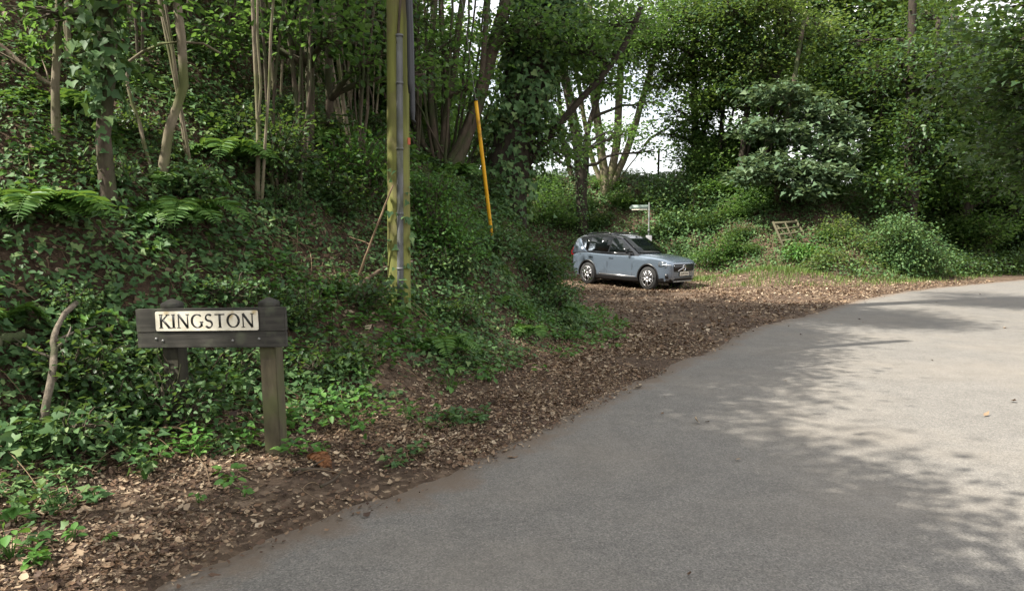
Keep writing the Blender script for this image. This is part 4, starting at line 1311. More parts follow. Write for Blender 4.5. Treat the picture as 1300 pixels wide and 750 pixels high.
# woodland belt behind everything: four shapes, copied
belt = []
for v in range(4):
    rng = np.random.default_rng(70 + v)
    pts = np.array([(0, 0, -.4), (0, 0, 0), (rng.normal(0, .2), 0, 2.5), (rng.normal(0, .5), 0, 5), (rng.normal(0, .8), 0, 8.5)])
    bl = auto_blobs(rng, (pts[-1][0] * .5, 0, 6.0), (2.7, 2.4, 3.2), 20, 1.1)
    belt.append(tree('belt_tree', 'x', 'tree', (0, 0, 0), [(pts, .17, .08), (np.array([(0, 0, 0), (.3, .1, 1.5), (.9, .3, 4), (1.4, .3, 6.5)]), .11, .06)], bl, leaf=('sycamore', 'hazel', 'autumn', 'dark_leaf')[v], bark='bark_dark', ntw=24, nleaf=16, lsize=.185, tmpl=T_OVAL, spread=.5, seed=80 + v, limb_r=.07))
rng = np.random.default_rng(5)
belt_spots = [('sky', -14, 30), ('sky', -10, 36), ('sky', -5.5, 40), ('sky', -18, 24), ('sky', -13, 20), ('sky', -3.6, 26.5), ('sky', -1.4, 28.5), ('sky', -7, 24), ('gap', 15, 37), ('gap', 18, 40), ('gap', 21, 36), ('gap', 24, 41), ('gap', 28, 42), ('gap', 32, 46), ('gap', 36, 48), ('gap', 27, 36.5), ('gap', 40, 53), ('gap', 34, 41), ('gap', 23, 33), ('gap', 17.3, 34.6), ('gap', 19, 38.5), ('gap', 13.5, 38.5), ('tall', 18.6, 37.2), ('tall', 16.2, 36.4), ('tall', 20.5, 39.5)]
used = set()
for i, (kd, x, y) in enumerate(belt_spots):
    v = i % 4
    o = belt[v] if v not in used else copy_tree(belt[v])
    used.add(v)
    s_ = rng.uniform(.85, 1.15) * (1.5 if kd == 'tall' else 1)
    o.location = (x, y, hz(x, y)); o.rotation_euler = (0, 0, rng.uniform(0, 6.28)); o.scale = (s_, s_, s_)
    if kd == 'sky':
        o['label'] = 'leafy tree in the dense wood behind the left bank'; o['group'] = 'trees in the wood behind the left bank'
    else:
        o['label'] = 'leafy tree in the belt behind the right hand lane trees'; o['group'] = 'trees in the belt behind the lane'

# thicket of thin stems up the left bank: six shapes, copied
sap = []
for v in range(6):
    rng = np.random.default_rng(90 + v)
    H = rng.uniform(4.6, 6.6)
    tr = []
    for s_ in range(rng.integers(2, 5)):
        a = rng.uniform(0, 6.28); q = rng.uniform(.2, .9)
        tr.append((np.array([(0, 0, -.25), (.03 * math.cos(a), .03 * math.sin(a), 0), (.3 * q * math.cos(a), .3 * q * math.sin(a), H * .35), (.5 * q * math.cos(a) + rng.normal(0, .1), .5 * q * math.sin(a), H * .7), (q * math.cos(a), q * math.sin(a), H)]), rng.uniform(.016, .032), .010))
    bl = auto_blobs(rng, (0, 0, H * .95), (.8, .8, .5), 4, .6) + (auto_blobs(rng, (0, 0, H * .6), (.5, .5, .7), 1, .35) if v > 3 else [])
    sap.append(tree('thicket_sapling', 'thin stemmed sapling in the shady thicket up the left bank', 'sapling', (0, 0, 0), tr, bl, leaf=('hazel', 'hazel', 'dark_leaf', 'hazel', 'sycamore', 'autumn')[v], bark=('bark', 'bark_pale')[v % 2], ntw=13, nleaf=11, lsize=.08, spread=.24, seed=95 + v, limb_r=.014, twig_r=.006, group='saplings in the thicket on the left bank', sides=6))
rng = np.random.default_rng(15)
cnt = 0; spots = []
tries = 0
while cnt < 112 and tries < 4000:
    tries += 1
    y = rng.uniform(5.5, 21); x = rng.uniform(-.78 * y - 1.5, .05 * y)
    d, rgt_ = bank_d(np.array([x]), np.array([y])); d = d[0]
    if d < 2.3 or d > 10 or (x > -2.2 and y > 13): continue
    if any((x - a) ** 2 + (y - b) ** 2 < .42 ** 2 for a, b in spots): continue
    px = 650 + x / y * FPX
    if y < 9.2 and 470 < px < 640: continue
    if y < 7.4: continue
    spots.append((x, y))
    v = cnt % 6
    o = sap[v] if cnt < 6 else copy_tree(sap[v])
    s_ = rng.uniform(.8, 1.15)
    o.location = (x, y, hz(x, y)); o.rotation_euler = (rng.normal(0, .06), rng.normal(0, .06), rng.uniform(0, 6.28)); o.scale = (s_, s_, s_)
    cnt += 1

# trees overhead on the left and behind the viewer: they throw the dappled shade on the lane
for k, (x, y, H) in enumerate([(-7.0, 3.5, 5.2), (-6.4, .6, 6.0), (-8.4, -2.5, 6.5), (-4.6, 8.2, 4.6), (-9.5, 1.0, 6.5), (-4.8, 9.6, 9.0), (-6.5, 17.6, 5.0), (-5.0, 1.2, 5.0), (-6.2, -2.0, 7.0)]):
    b = np.array([x, y, hz(x, y)])
    rng = np.random.default_rng(140 + k)
    pts = np.array([(0, 0, -.4), (0, 0, 0), (.15, .1, H * .4), (.5, .1, H * .75), (.8, .2, H)])
    tree('overhead_tree', ['bank tree arching over the lane, first past the sign on the left', 'bank tree arching over the near lane, left of the picture', 'tall bank tree behind the viewpoint', 'bank tree with crown over the sign bank', 'tree higher on the bank left of the picture', 'tall bank tree behind the utility pole whose crown is above the picture', 'bank tree further back beyond the hazel coppice', 'young tree leaning over the lane just left of the picture', 'tall tree behind the viewpoint, close to the lane'][k], 'tree', b, [(pts, .13, .07)],
         auto_blobs(rng, (1.0, .2, H + .2), (2.0, 2.0, .8), 9, 1.0), leaf=('hazel', 'sycamore', 'hazel', 'hazel', 'sycamore', 'sycamore', 'hazel', 'hazel', 'sycamore')[k], bark='bark', ntw=40, nleaf=28, lsize=.12, spread=.34, seed=150 + k, tmpl=T_OVAL)
# tree on the inside of the bend, right, with boughs reaching into the top corner
b = np.array([17.0, 13.2, hz(17.0, 13.2)])
rng = np.random.default_rng(190)
tree('bend_tree', 'leafy tree on the inside of the bend, its boughs filling the top right corner', 'tree', b, [(np.array([(0, 0, -.4), (0, 0, 0), (-.3, .2, 3), (-1.0, .6, 6), (-1.6, 1, 8)]), .22, .12)],
     W(b, (1270, 60, 14.5, 1.5, 1.5, 1.0), (1240, 110, 15.5, 1.1, 1.2, .6), (1300, 170, 15, 1.0, 1.0, .6), (1270, 10, 14, 1.5, 1.5, .9), (1330, 100, 14, 1.4, 1.4, 1.0), (1255, 190, 16, .8, .8, .4, .6), (1310, 230, 15.5, .8, .8, .5, .6)), leaf='dark_leaf', bark='bark_dark', ntw=40, nleaf=30, lsize=.13, tmpl=T_IVY, spread=.36, seed=191)

# =================================================================== SHRUBS
def shrub(name, label, c, blobs, leaf='hazel', ntw=40, nleaf=26, lsize=.07, seed=1, tmpl=T_OVAL, group=None, spread=.2, cat='shrub', jit=.6, flat=.6):
    rng = np.random.default_rng(seed)
    root = empty(name, c, label, cat, group)
    wood = MB(); lv = MB()
    for b in blobs:
        cc = np.array(b[:3], float)
        limb_to(wood, np.array([cc[0] * .4, cc[1] * .4, -.15]), cc, .025, .01, rng, sides=5)
        share = b[6] if len(b) > 6 else 1
        foliage(wood, lv, rng, np.array([cc[0] * .7, cc[1] * .7, cc[2] * .3]), b, int(ntw * share), nleaf, lsize, tmpl, spread, flat, .008, jit=jit)
    wood.build('stems', M['bark'], root)
    lv.build('leaves', M[leaf], root, smooth=False)
    return root


def at(px, py): return hit(px, py)


c = at(1150, 345)
shrub('holly_bush', 'rounded glossy dark green bush beside the lane, left of the far bend', c, W(c, (1140, 296, c[1], 1.0, .9, .65), (1165, 308, c[1] + .2, 1.0, .9, .7), (1185, 330, c[1] + .1, .9, .8, .55), (1125, 325, c[1], .8, .8, .5), (1150, 335, c[1] - .2, .9, .8, .5), (1142, 282, c[1] + .3, .6, .6, .35)), leaf='ivy', ntw=60, nleaf=28, lsize=.10, seed=301)
c = at(1225, 345)
shrub('hedge_bush', 'low dark hedge bush trailing along the lane edge at the right', c, W(c, (1215, 335, c[1], 1.2, .9, .5), (1245, 338, c[1] + .8, 1.3, .9, .5), (1275, 335, c[1] + 1.5, 1.3, .9, .55), (1300, 330, c[1] + 2, 1.3, .9, .6)), leaf='dark_leaf', ntw=55, nleaf=26, lsize=.11, seed=302)
c = at(1080, 330)
shrub('bramble_bush', 'tangled grass green bramble bush in front of the sunlit bracken', c, W(c, (1072, 300, c[1] + .6, .7, .6, .28), (1095, 312, c[1] + .4, .8, .6, .35), (1050, 325, c[1], .7, .6, .25), (1100, 338, c[1] - .2, .9, .6, .25), (1066, 280, c[1] + 1.2, .5, .5, .25), (1040, 338, c[1] - .2, .6, .5, .2)), leaf='autumn', ntw=24, nleaf=18, lsize=.10, seed=303)
c = at(1018, 325)
shrub('nettle_patch', 'bright green leafy clump growing at the foot of the timber hurdle', c, W(c, (1016, 320, c[1], .5, .45, .30), (1032, 322, c[1] + .1, .5, .5, .28)), leaf='herb', ntw=44, nleaf=26, lsize=.10, seed=304)
c = at(1098, 238)
shrub('bracken_clump', 'sunlit yellow and rust bracken clump high on the bank under the trees', c, W(c, (1098, 226, c[1], .9, .8, .55, 1.3), (1078, 243, c[1] - .2, .6, .6, .35), (1115, 243, c[1] - .2, .6, .6, .35), (1090, 212, c[1] + .3, .5, .5, .3)), leaf='bracken', ntw=50, nleaf=30, lsize=.13, seed=305, tmpl=T_DIAMOND)
c = at(850, 318)
shrub('ivy_mound', 'ivy mound on the bank right above the bonnet of the parked car', c, W(c, (850, 240, c[1] + 2.0, 1.3, .9, .8), (890, 255, c[1] + 1.6, 1.2, .9, .9), (900, 215, c[1] + 2.6, 1.3, 1.0, .8), (860, 280, c[1] + .8, 1.0, .8, .6), (905, 300, c[1] + .5, 1.0, .7, .5)), leaf='ivy', ntw=75, nleaf=30, lsize=.12, seed=306, tmpl=T_IVY)
c = at(925, 330)
shrub('fern_bank_bush', 'small pale green bush at the bank foot between car and hurdle', c, W(c, (925, 310, c[1], .7, .5, .45), (905, 325, c[1] - .1, .7, .5, .35), (945, 325, c[1], .5, .5, .3)), leaf='hazel', ntw=40, nleaf=24, lsize=.10, seed=307)
c = at(690, 300)
shrub('elder_bush', 'shady green bush on the bank between the ivy clad trunk and the dark forked trunk', c, W(c, (690, 262, c[1] + .5, 1.2, .8, .6), (720, 275, c[1] + .4, 1.0, .8, .5), (665, 275, c[1] + .3, .9, .8, .5), (705, 250, c[1] + 1.2, 1.0, .8, .5)), leaf='hazel', ntw=46, nleaf=24, lsize=.11, seed=308)
c = at(552, 335)
shrub('elder_bush', 'fresh green elder bush on the ivy bank just right of the utility pole', c, W(c, (548, 280, c[1] + .2, .42, .4, .30), (570, 275, c[1] + .3, .42, .4, .26), (545, 225, c[1] + .5, .36, .4, .25, .8), (585, 310, c[1] + .3, .4, .4, .2)), leaf='herb', ntw=34, nleaf=22, lsize=.058, seed=309, spread=.13)
c = at(660, 330)
shrub('bramble_bush', 'dull bramble tangle on the crest of the spur right of the yellow guard', c, W(c, (650, 318, c[1] + .2, .5, .5, .25), (680, 330, c[1] + .1, .5, .5, .22), (700, 350, c[1], .4, .4, .2)), leaf='dark_leaf', ntw=40, nleaf=22, lsize=.065, seed=310, spread=.14)
# saplings of leaves on the middle slope left of the pole
for k, (px, py, lab, lf) in enumerate([(340, 240, 'loose dark shrub in the shade above the sign', 'dark_leaf'), (445, 250, 'loose shrub of small leaves left of the utility pole foot', 'herb'), (480, 170, 'dim shrub behind the utility pole', 'dark_leaf')]):
    c = at(px, py)
    rng = np.random.default_rng(330 + k)
    shrub('understorey_shrub', lab, c, auto_blobs(rng, (0, 0, .55), (.7, .5, .25), 5, .38), leaf=lf, ntw=20, nleaf=18, lsize=.065, seed=340 + k, spread=.16)

for k, (px, py, lab, lf, dep) in enumerate([(225, 520, 'low bramble in front of the darker half hidden sign post', 'dark_leaf', .40), (285, 500, 'low bramble between the two sign posts', 'ivy', .36), (150, 545, 'bramble sprawling left of the sign at the bank foot', 'dark_leaf', .45), (60, 575, 'large bramble clump at the left edge under the dead branch', 'ivy', .5), (100, 500, 'bramble beside the thick dead branch', 'dark_leaf', .4), (195, 470, 'bramble just left of the sign board', 'ivy', .35)]):
    c = at(px, py)
    rng = np.random.default_rng(360 + k)
    shrub('low_bramble', lab, c, auto_blobs(rng, (0, 0, .20), (.42, .25, .10), 5, .22), leaf=lf, ntw=15, nleaf=11, lsize=.058, seed=370 + k, spread=.09, cat='bramble')
c = hit(208, 552)
shrub('tall_bramble', 'upright bramble masking the foot of the darker left sign post', c + np.array([.02, -.04, 0]), [(0, 0, .34, .20, .10, .26), (-.22, .02, .25, .22, .12, .18), (.20, .05, .2, .2, .12, .14)], leaf='ivy', ntw=22, nleaf=9, lsize=.055, seed=379, spread=.07, cat='bramble', tmpl=T_OVAL)
hed = []
rng = np.random.default_rng(381)
for i, (x, y) in enumerate([(9.5, 34.5), (11.5, 35.2), (9.0, 33), (17.5, 33.8), (17.5, 31.8), (20, 33.5), (22.5, 34), (25, 35.5), (27.5, 37.5), (30, 39.5), (33, 41), (19, 34.8), (20, 37), (24, 38.5), (36, 43), (39, 45), (11, 33.4), (19.5, 30.2), (22.5, 31.8), (26, 34.2)]):
    if i < 3:
        hed.append(shrub('hedge_shrub', 'leafy shrub in the rough hedge on the bank crest', (0, 0, 0), auto_blobs(rng, (0, 0, 1.1), (1.0, .8, .6), 7, .75), leaf=('dark_leaf', 'hazel', 'sycamore')[i], ntw=40, nleaf=24, lsize=.13, seed=385 + i, spread=.28, group='shrubs in the hedge on the bank crest', tmpl=T_DIAMOND)); o = hed[-1]
    else: o = copy_tree(hed[i % 3])
    s_ = rng.uniform(1.0, 1.8); o.scale = (s_, s_, s_ * rng.uniform(.8, 1.1)); o.rotation_euler = (0, 0, rng.uniform(0, 6.28)); o.location = (x, y, hz(x, y))

for i, (x, y, sc_) in enumerate([(-2.9, 12.2, 1.2), (-2.6, 13.6, 1.0), (-2.3, 15.2, 1.1), (-3.6, 14.4, 1.2), (-2.1, 17.4, 1.0), (-3.0, 18, 1.2), (-4.6, 16, 1.5), (-5.8, 14.2, 1.5)]):
    o = copy_tree(hed[i % 3])
    o.scale = (sc_ * .9, sc_ * .9, sc_ * 1.15); o.rotation_euler = (0, 0, rng.uniform(0, 6.28)); o.location = (x, y, hz(x, y))
    o['label'] = 'shady leafy shrub behind the many stemmed hazel'; o['group'] = 'shrubs behind the hazel coppice'

for i, (px, py, sc_) in enumerate([(905, 290, .45), (935, 275, .5), (960, 262, .6), (950, 300, .4), (1062, 300, .4), (690, 245, .5), (770, 285, .45), (800, 262, .5), (735, 262, .5), (840, 300, .4), (960, 322, .3), (925, 246, .6), (975, 246, .6), (880, 322, .35), (780, 240, .5), (1120, 268, .5), (1050, 248, .55)]):
    c = hit(px, py)
    o = copy_tree(hed[(i * 2) % 3])
    sc_ *= 1.75
    o.scale = (sc_ * 1.1, sc_ * .8, sc_ * rng.uniform(.55, .8)); o.rotation_euler = (rng.normal(0, .2), rng.normal(0, .2), rng.uniform(0, 6.28)); o.location = (c[0], c[1] + .3, c[2] - .55 * sc_)
    o['label'] = 'leafy clump on the slope behind the pull-in'; o['group'] = 'leafy clumps on the slope behind the pull-in'

# =================================================================== FERNS
def fern(name, label, c, n, L_, strap=True, seed=1, mat='fern', face=(0, -1, 0), spread=1.0, group=None):
    rng = np.random.default_rng(seed)
    root = empty(name, c, label, 'fern', group)
    nt_ = normals(np.array([c[0]]), np.array([c[1]]))[0]
    for i in range(n):
        mb = MB()
        a = rng.uniform(-1.5, 1.5) * spread
        f = np.array([math.sin(a), -math.cos(a), 0]) * 1.0
        if i % 4 == 3: f = -f * .6
        ln = L_ * rng.uniform(.7, 1.15)
        m = 13
        u = np.linspace(0, 1, m)
        rise = rng.uniform(.45, .8)
        path = f[None, :] * (u * ln * .85)[:, None] + np.outer(rise * ln * (u * 1.25 - 1.25 * u ** 2.1 * (1.1 if strap else 1.12)), UP)
        tg = np.gradient(path, axis=0); tg /= np.linalg.norm(tg, axis=1)[:, None]
        side = np.cross(tg, UP); side /= np.linalg.norm(side, axis=1)[:, None]
        nr = np.cross(side, tg)
        if strap:
            wdt = .052 * ln / .6 * np.sin(np.clip(u * 1.08 + .06, 0, 1) * PI) ** .6
            # lobed margin: alternate lobes along each side
            mm = 40; uu = np.linspace(0, 1, mm)
            pp = np.stack([np.interp(uu, u, path[:, k]) for k in range(3)], 1); ss = np.stack([np.interp(uu, u, side[:, k]) for k in range(3)], 1); nn = np.stack([np.interp(uu, u, nr[:, k]) for k in range(3)], 1)
            ww = np.interp(uu, u, wdt) * (1 + .22 * np.cos(np.arange(mm) * PI * .9)) + .002
            wave = .012 * np.sin(np.arange(mm) * 1.15 + rng.uniform(0, 6))
            l_ = pp + ss * ww[:, None] + nn * (wave + .012)[:, None]; r_ = pp - ss * ww[:, None] + nn * (.012 - wave)[:, None]
            v = np.concatenate([l_, pp, r_])
            mb.add(v, [(k, k + 1, mm + k + 1, mm + k) for k in range(mm - 1)] + [(mm + k, mm + k + 1, 2 * mm + k + 1, 2 * mm + k) for k in range(mm - 1)])
        else:
            mm = 26; uu = np.linspace(.12, 1, mm)
            pp = np.stack([np.interp(uu, u, path[:, k]) for k in range(3)], 1); ss = np.stack([np.interp(uu, u, side[:, k]) for k in range(3)], 1)
            nn = np.stack([np.interp(uu, u, nr[:, k]) for k in range(3)], 1); tt = np.stack([np.interp(uu, u, tg[:, k]) for k in range(3)], 1)
            sz = .30 * ln * np.sin(np.clip(uu * .93 + .10, 0, 1) * PI) ** .8 * .8 + .01
            for sg in (-1, 1):
                leaf_cloud(mb, pp, nn + rng.normal(0, .12, nn.shape), ss * sg + tt * .35, sz, (T_OVAL[0] * np.array([1, .46, 1]), T_OVAL[1]))
            mb.tube(path, np.linspace(.005, .0015, m), 4, cap=False)
        mb.build('frond', M[mat], root, smooth=strap)
    return root


for k, (px, py, lab, n, L_, st) in enumerate([
        (62, 286, 'full feathery fern hanging from the bank at the far left', 15, .72, False), (238, 290, 'large bright feathery fern on the bank above the sign', 18, .74, False),
        (292, 212, 'feathery fern in the shade high above the sign', 9, .75, False), (420, 190, 'dim feathery fern in the dark left of the utility pole', 8, .8, False),
        (8, 425, 'pale feathery fern at the left edge beside the dead branch', 8, .55, False), (270, 495, 'dark feathery fern under the sign board', 7, .42, False), (115, 430, 'slim fern beside the dead branch left of the sign', 6, .38, True),
        (655, 235, 'feathery fern at the foot of the leaning ivy clad trunk', 7, .9, False), (95, 150, 'dim feathery fern between two thin stems at top left', 8, .7, False)]):
    fern('fern', lab, hit(px, py) + np.array([0, -.03, .10 if st else .05]), n, L_, st, 400 + k)
fern('dead_fern', 'small dead rust brown fern frond lying on the litter right of the sign post', hit(392, 588) + np.array([0, 0, .02]), 3, .22, False, 420, 'dead_fern')

iv = MB()
_q = np.array([POLE_IVY[0] * z for z in (-.2, .4, .8, 1.2, 1.7)])
ivy_on(iv, np.random.default_rng(450), _q, POLE_IVY[1], 110, -.05, .35, .07, .05)
ivy_on(iv, np.random.default_rng(451), _q, POLE_IVY[1], 90, .4, 1.6, .065, .04)
iv.build('climbing_ivy', M['ivy'], pole, smooth=False)
# brambles and ferns repeated over the bank
rng = np.random.default_rng(452)
src = [o for o in bpy.data.objects if o.parent is None and o.name.startswith('low_bramble')]
fsrc = [o for o in bpy.data.objects if o.parent is None and o.name.startswith('fern')]
nb = 0
while nb < 46:
    y = rng.uniform(4.6, 13); x = rng.uniform(-.72 * y, 1.0)
    d = bank_d(np.array([x]), np.array([y]))[0][0]
    if not .45 < d < 4.5: continue
    px = 650 + x / y * FPX
    if y < 5.8 and 150 < px < 420: continue
    if y < 9.6 and 470 < px < 545: continue
    isf = nb % 4 == 3
    o = copy_tree(fsrc[int(rng.integers(2, 4))] if isf else src[int(rng.integers(0, len(src)))])
    s_ = rng.uniform(.55, .9) if isf else rng.uniform(.6, 1.25)
    o.scale = (s_, s_, s_ * rng.uniform(.8, 1.1)); o.location = (x, y, hz(x, y)); o.rotation_euler = (0, 0, rng.normal(0, .5) if isf else rng.uniform(0, 6.28))
    o['label'] = 'small feathery fern growing among the ivy on the bank' if isf else 'small bramble clump growing among the ivy on the bank'
    o['group'] = 'small ferns among the bank ivy' if isf else 'bramble clumps among the bank ivy'
    nb += 1

# =================================================================== DEAD BRANCHES
def branch(name, label, pts, r0, r1, mat='deadwood', seed=1, twigs=3):
    rng = np.random.default_rng(seed)
    b = np.array(pts[0], float)
    root = empty(name, b, label, 'branch')
    mb = MB(); q = fine(np.array(pts) - b, 16); q[1:-1] += rng.normal(0, r0 * .13, (14, 3))
    mb.tube(q, np.linspace(r0, r1, len(q)) * rng.uniform(.9, 1.12, len(q)), 9)
    mb.build('limb', M[mat], root)
    for i in range(twigs):
        k = rng.integers(4, 14); d = rng.normal(0, 1, 3); d[2] = abs(d[2]) * .5; d /= np.linalg.norm(d)
        mb = MB(); ln = rng.uniform(.15, .4)
        mb.tube([q[k], q[k] + d * ln * .5 + rng.normal(0, .02, 3), q[k] + d * ln], [r1 * .8, r1 * .5, r1 * .25], 5); mb.build('twig', M[mat], root)
    return root


def over(px, py, h): return hit(px, py) + np.array([0, -.02, h])


bd = hit(66, 470)[1] - .22
branch('fallen_branch', 'thick pale dead branch lying down the bank left of the sign', [P(54, 536, bd - .25), P(62, 500, bd - .2), P(70, 450, bd - .05), P(69, 416, bd + .08), P(84, 396, bd + .18), P(97, 384, bd + .28)], .025, .017, 'dead_bark', seed=1)
branch('fallen_branch', 'short grey log end poking in from the left edge', [over(-40, 505, .16), over(-10, 487, .22), over(14, 475, .22), over(35, 465, .18)], .045, .030, 'bark', seed=2, twigs=1)
branch('fallen_branch', 'pale stick crossing the foot of the thick dead branch', [over(60, 530, .14), over(80, 520, .22), over(104, 509, .24)], .018, .010, seed=3, twigs=1)
branch('fallen_branch', 'forked grey stick lying against the foot of the utility pole', [over(452, 375, .06), over(480, 368, .20), over(505, 362, .26), over(524, 356, .22)], .030, .014, seed=4)
branch('fallen_branch', 'slim arching stem lying on the litter below the sign', [over(180, 568, .03), over(205, 563, .12), over(232, 564, .13), over(262, 575, .05)], .010, .006, 'twig', seed=5, twigs=1)
branch('fallen_branch', 'dark stick lying on the litter right of the sign post', [over(372, 600, .02), over(395, 601, .03), over(420, 600, .02)], .012, .008, 'bark', seed=6, twigs=1)
branch('fallen_branch', 'small forked twig lying close to the lane edge', [over(408, 622, .02), over(425, 615, .03), over(436, 600, .03)], .009, .004, 'bark', seed=7, twigs=1)
hb = hit(130, 150)
branch('hanging_branch', 'long bare branch slanting down across the top left corner', [P(-30, 36, hb[1] - .5), P(0, 58, hb[1] - .45), P(45, 97, hb[1] - .4), P(85, 118, hb[1] - .3), P(128, 145, hb[1] - .1)], .028, .014, 'deadwood', seed=8, twigs=3)
q0 = hit(452, 360)
branch('leaning_branch', 'thin bare stem leaning in front of the utility pole from the left', [q0, P(470, 310, q0[1] - .1), P(487, 265, q0[1] - .15), P(499, 235, q0[1] - .15)], .014, .009, 'twig', seed=9, twigs=1)

# =================================================================== GROUND COVER (nobody could count it)
rng = np.random.default_rng(77)


def in_view(x, y, m=140):
    px = 650 + x / np.maximum(y, .1) * FPX
    return (y > 1.5) & (px > -m - 500 / np.maximum(y, .5)) & (px < 1300 + m + 500 / np.maximum(y, .5))


def scatter(n, x0, x1, y0, y1):
    return rng.uniform(x0, x1, n), rng.uniform(y0, y1, n)


# bank ivy
mb = MB()
for (n, bx, dens_y, sz, tm) in ((260000, (-9.5, 2.2, 2.4, 17.0), None, .050, T_IVY), (210000, (-9, 26, 17, 37), None, .115, T_DIAMOND)):
    x, y = scatter(n, *bx)
    k = in_view(x, y); x, y = x[k], y[k]
    d, rgt_ = bank_d(x, y)
    k = in_view(x, y) & (~rgt_) & (d > .12) & (d < 8.5)
    x, y, d = x[k], y[k], d[k]
    cover = .58 + .60 * wob(x, y, 1.5, 3) + .40 * wob(x, y, 4.5, 0)
    if bx[3] > 20: cover = cover * .5 + .45
    cover += np.clip(d - .6, 0, 1.5) * .36 + .02
    # far bank right half is barer under the trees
    k = rng.uniform(0, 1, len(x)) < np.clip(cover, .03, 1) * np.interp(d, [.1, .6, 6, 8.5], [.2, .92, .85, .5])
    k &= (rng.uniform(0, 1, len(x)) < .15) | ((x - pb[0]) ** 2 + (y - pb[1] + .25) ** 2 > .42 ** 2)
    x, y, d, cover = x[k], y[k], d[k], cover[k]
    z = height(x, y)
    nn = normals(x, y)
    lift = np.abs(rng.normal(0, .055, len(x))) + .02 + .09 * np.clip(cover, 0, 1) * rng.uniform(0, 1, len(x))
    if sz > .08: lift *= 1.8
    p = np.stack([x, y, z], 1) + (nn * .6 + UP * .4) * lift[:, None]
    nrm = nn * .6 + UP * .55 + rng.normal(0, .42, p.shape)
    tip = rng.normal(0, .7, p.shape) - np.array([0, 0, .8])
    big = sz * rng.uniform(.5, 1.45, len(x)) * (1 + .25 * wob(x, y, .9, 2))
    big = np.clip(big, .02, .17); ov = rng.uniform(0, 1, len(x)) < np.clip(.3 + .6 * wob(x, y, 1.2, 1), 0, .9)
    leaf_cloud(mb, p[~ov], nrm[~ov], tip[~ov], big[~ov], tm)
    leaf_cloud(mb, p[ov], nrm[ov], tip[ov], big[ov] * .85, T_OVAL)
x, y = scatter(26000, -5.0, -.2, 2.2, 6.5)
d, rgt_ = bank_d(x, y); cl = wob(x, y, 2.2, 2) + .6 * wob(x, y, 5.0, 1) + .5 * sstep(-1.6, -3.2, x)
k = (~rgt_) & (d > -1.05) & (d < .35) & (road_d(x, y) > .25) & (cl + rng.normal(0, .22, len(x)) > .62 - .5 * np.clip(d, -.6, .3))
x, y = x[k], y[k]; p = np.stack([x, y, height(x, y) + rng.uniform(.015, .10, len(x))], 1)
leaf_cloud(mb, p, UP + rng.normal(0, .4, p.shape), rng.normal(0, .8, p.shape) - np.array([0, 0, .3]), rng.uniform(.022, .062, len(x)), T_IVY)
tag(mb.build('ivy_ground_cover', M['ivy'], smooth=False), 'carpet of dark green ivy leaves over the banks', 'ivy', kind='stuff')

# fresher herbs along the bank foot (nettle, dock, bramble shoots)
mb = MB()
x, y = scatter(11000, -5, 2.4, 3.0, 15)
d, rgt_ = bank_d(x, y)
cl = wob(x, y, 2.6, 1) + .5 * wob(x, y, 5.5, 2)
k = in_view(x, y) & (~rgt_) & (d > -.45) & (d < 5.5) & ((d > .1) | (rng.uniform(0, 1, len(x)) < .28)) & (cl + rng.normal(0, .25, len(x)) > .40 - .25 * np.exp(-((d - .9) / .5) ** 2) - .35 * sstep(-.5, 1.0, x)) & (y > 4.2)
x, y = x[k], y[k]
for xx, yy, zz_ in zip(x, y, height(x, y)):
    m = rng.integers(5, 12); hgt = rng.uniform(.06, .20)
    a = rng.uniform(0, 2 * PI, m); q = rng.uniform(.02, .07, m)
    p = np.stack([xx + q * np.cos(a), yy + q * np.sin(a), zz_ + hgt * rng.uniform(.4, 1.1, m)], 1)
    tip = np.stack([np.cos(a), np.sin(a), rng.normal(-.15, .25, m)], 1)
    leaf_cloud(mb, p, UP + rng.normal(0, .3, (m, 3)), tip, rng.uniform(.04, .085, m), T_OVAL)
tag(mb.build('herb_ground_cover', M['herb'], smooth=False), 'fresh green nettles and bramble shoots along the bank foot', 'herbs', kind='stuff')

# fallen leaves
mb = MB()
parts = []
for (n, bx, sz, fdens) in ((230000, (-6, 3, 2.2, 12.5), .031, 1.0), (90000, (-1.5, 17, 9.5, 30), .055, 1.0), (52000, (-9, 2.2, 3.0, 17), .045, .8), (150000, (-4.5, 3, 2.2, 8.5), .018, 1.0)):
    x, y = scatter(n, *bx)
    k = in_view(x, y); x, y = x[k], y[k]
    d, rgt_ = bank_d(x, y); rd = road_d(x, y)
    # thin out over the road edge
    onroad = np.clip((rd + .30) / .42, 0, 1) ** 1.6
    if bx[3] == 17: keepp = np.where(d > .1, .95, 0) * np.clip(.75 - .5 * wob(x, y, 1.5, 3), .1, 1)
    else: keepp = np.where(d < .8, 1, 0) * onroad * np.clip(.72 + .45 * wob(x, y, 1.9, 0) + .25 * wob(x, y, .6, 2), .12, 1)
    k = in_view(x, y) & (~rgt_) & (rng.uniform(0, 1, len(x)) < keepp) & (d < 6.5)
    parts.append((x[k], y[k], sz))
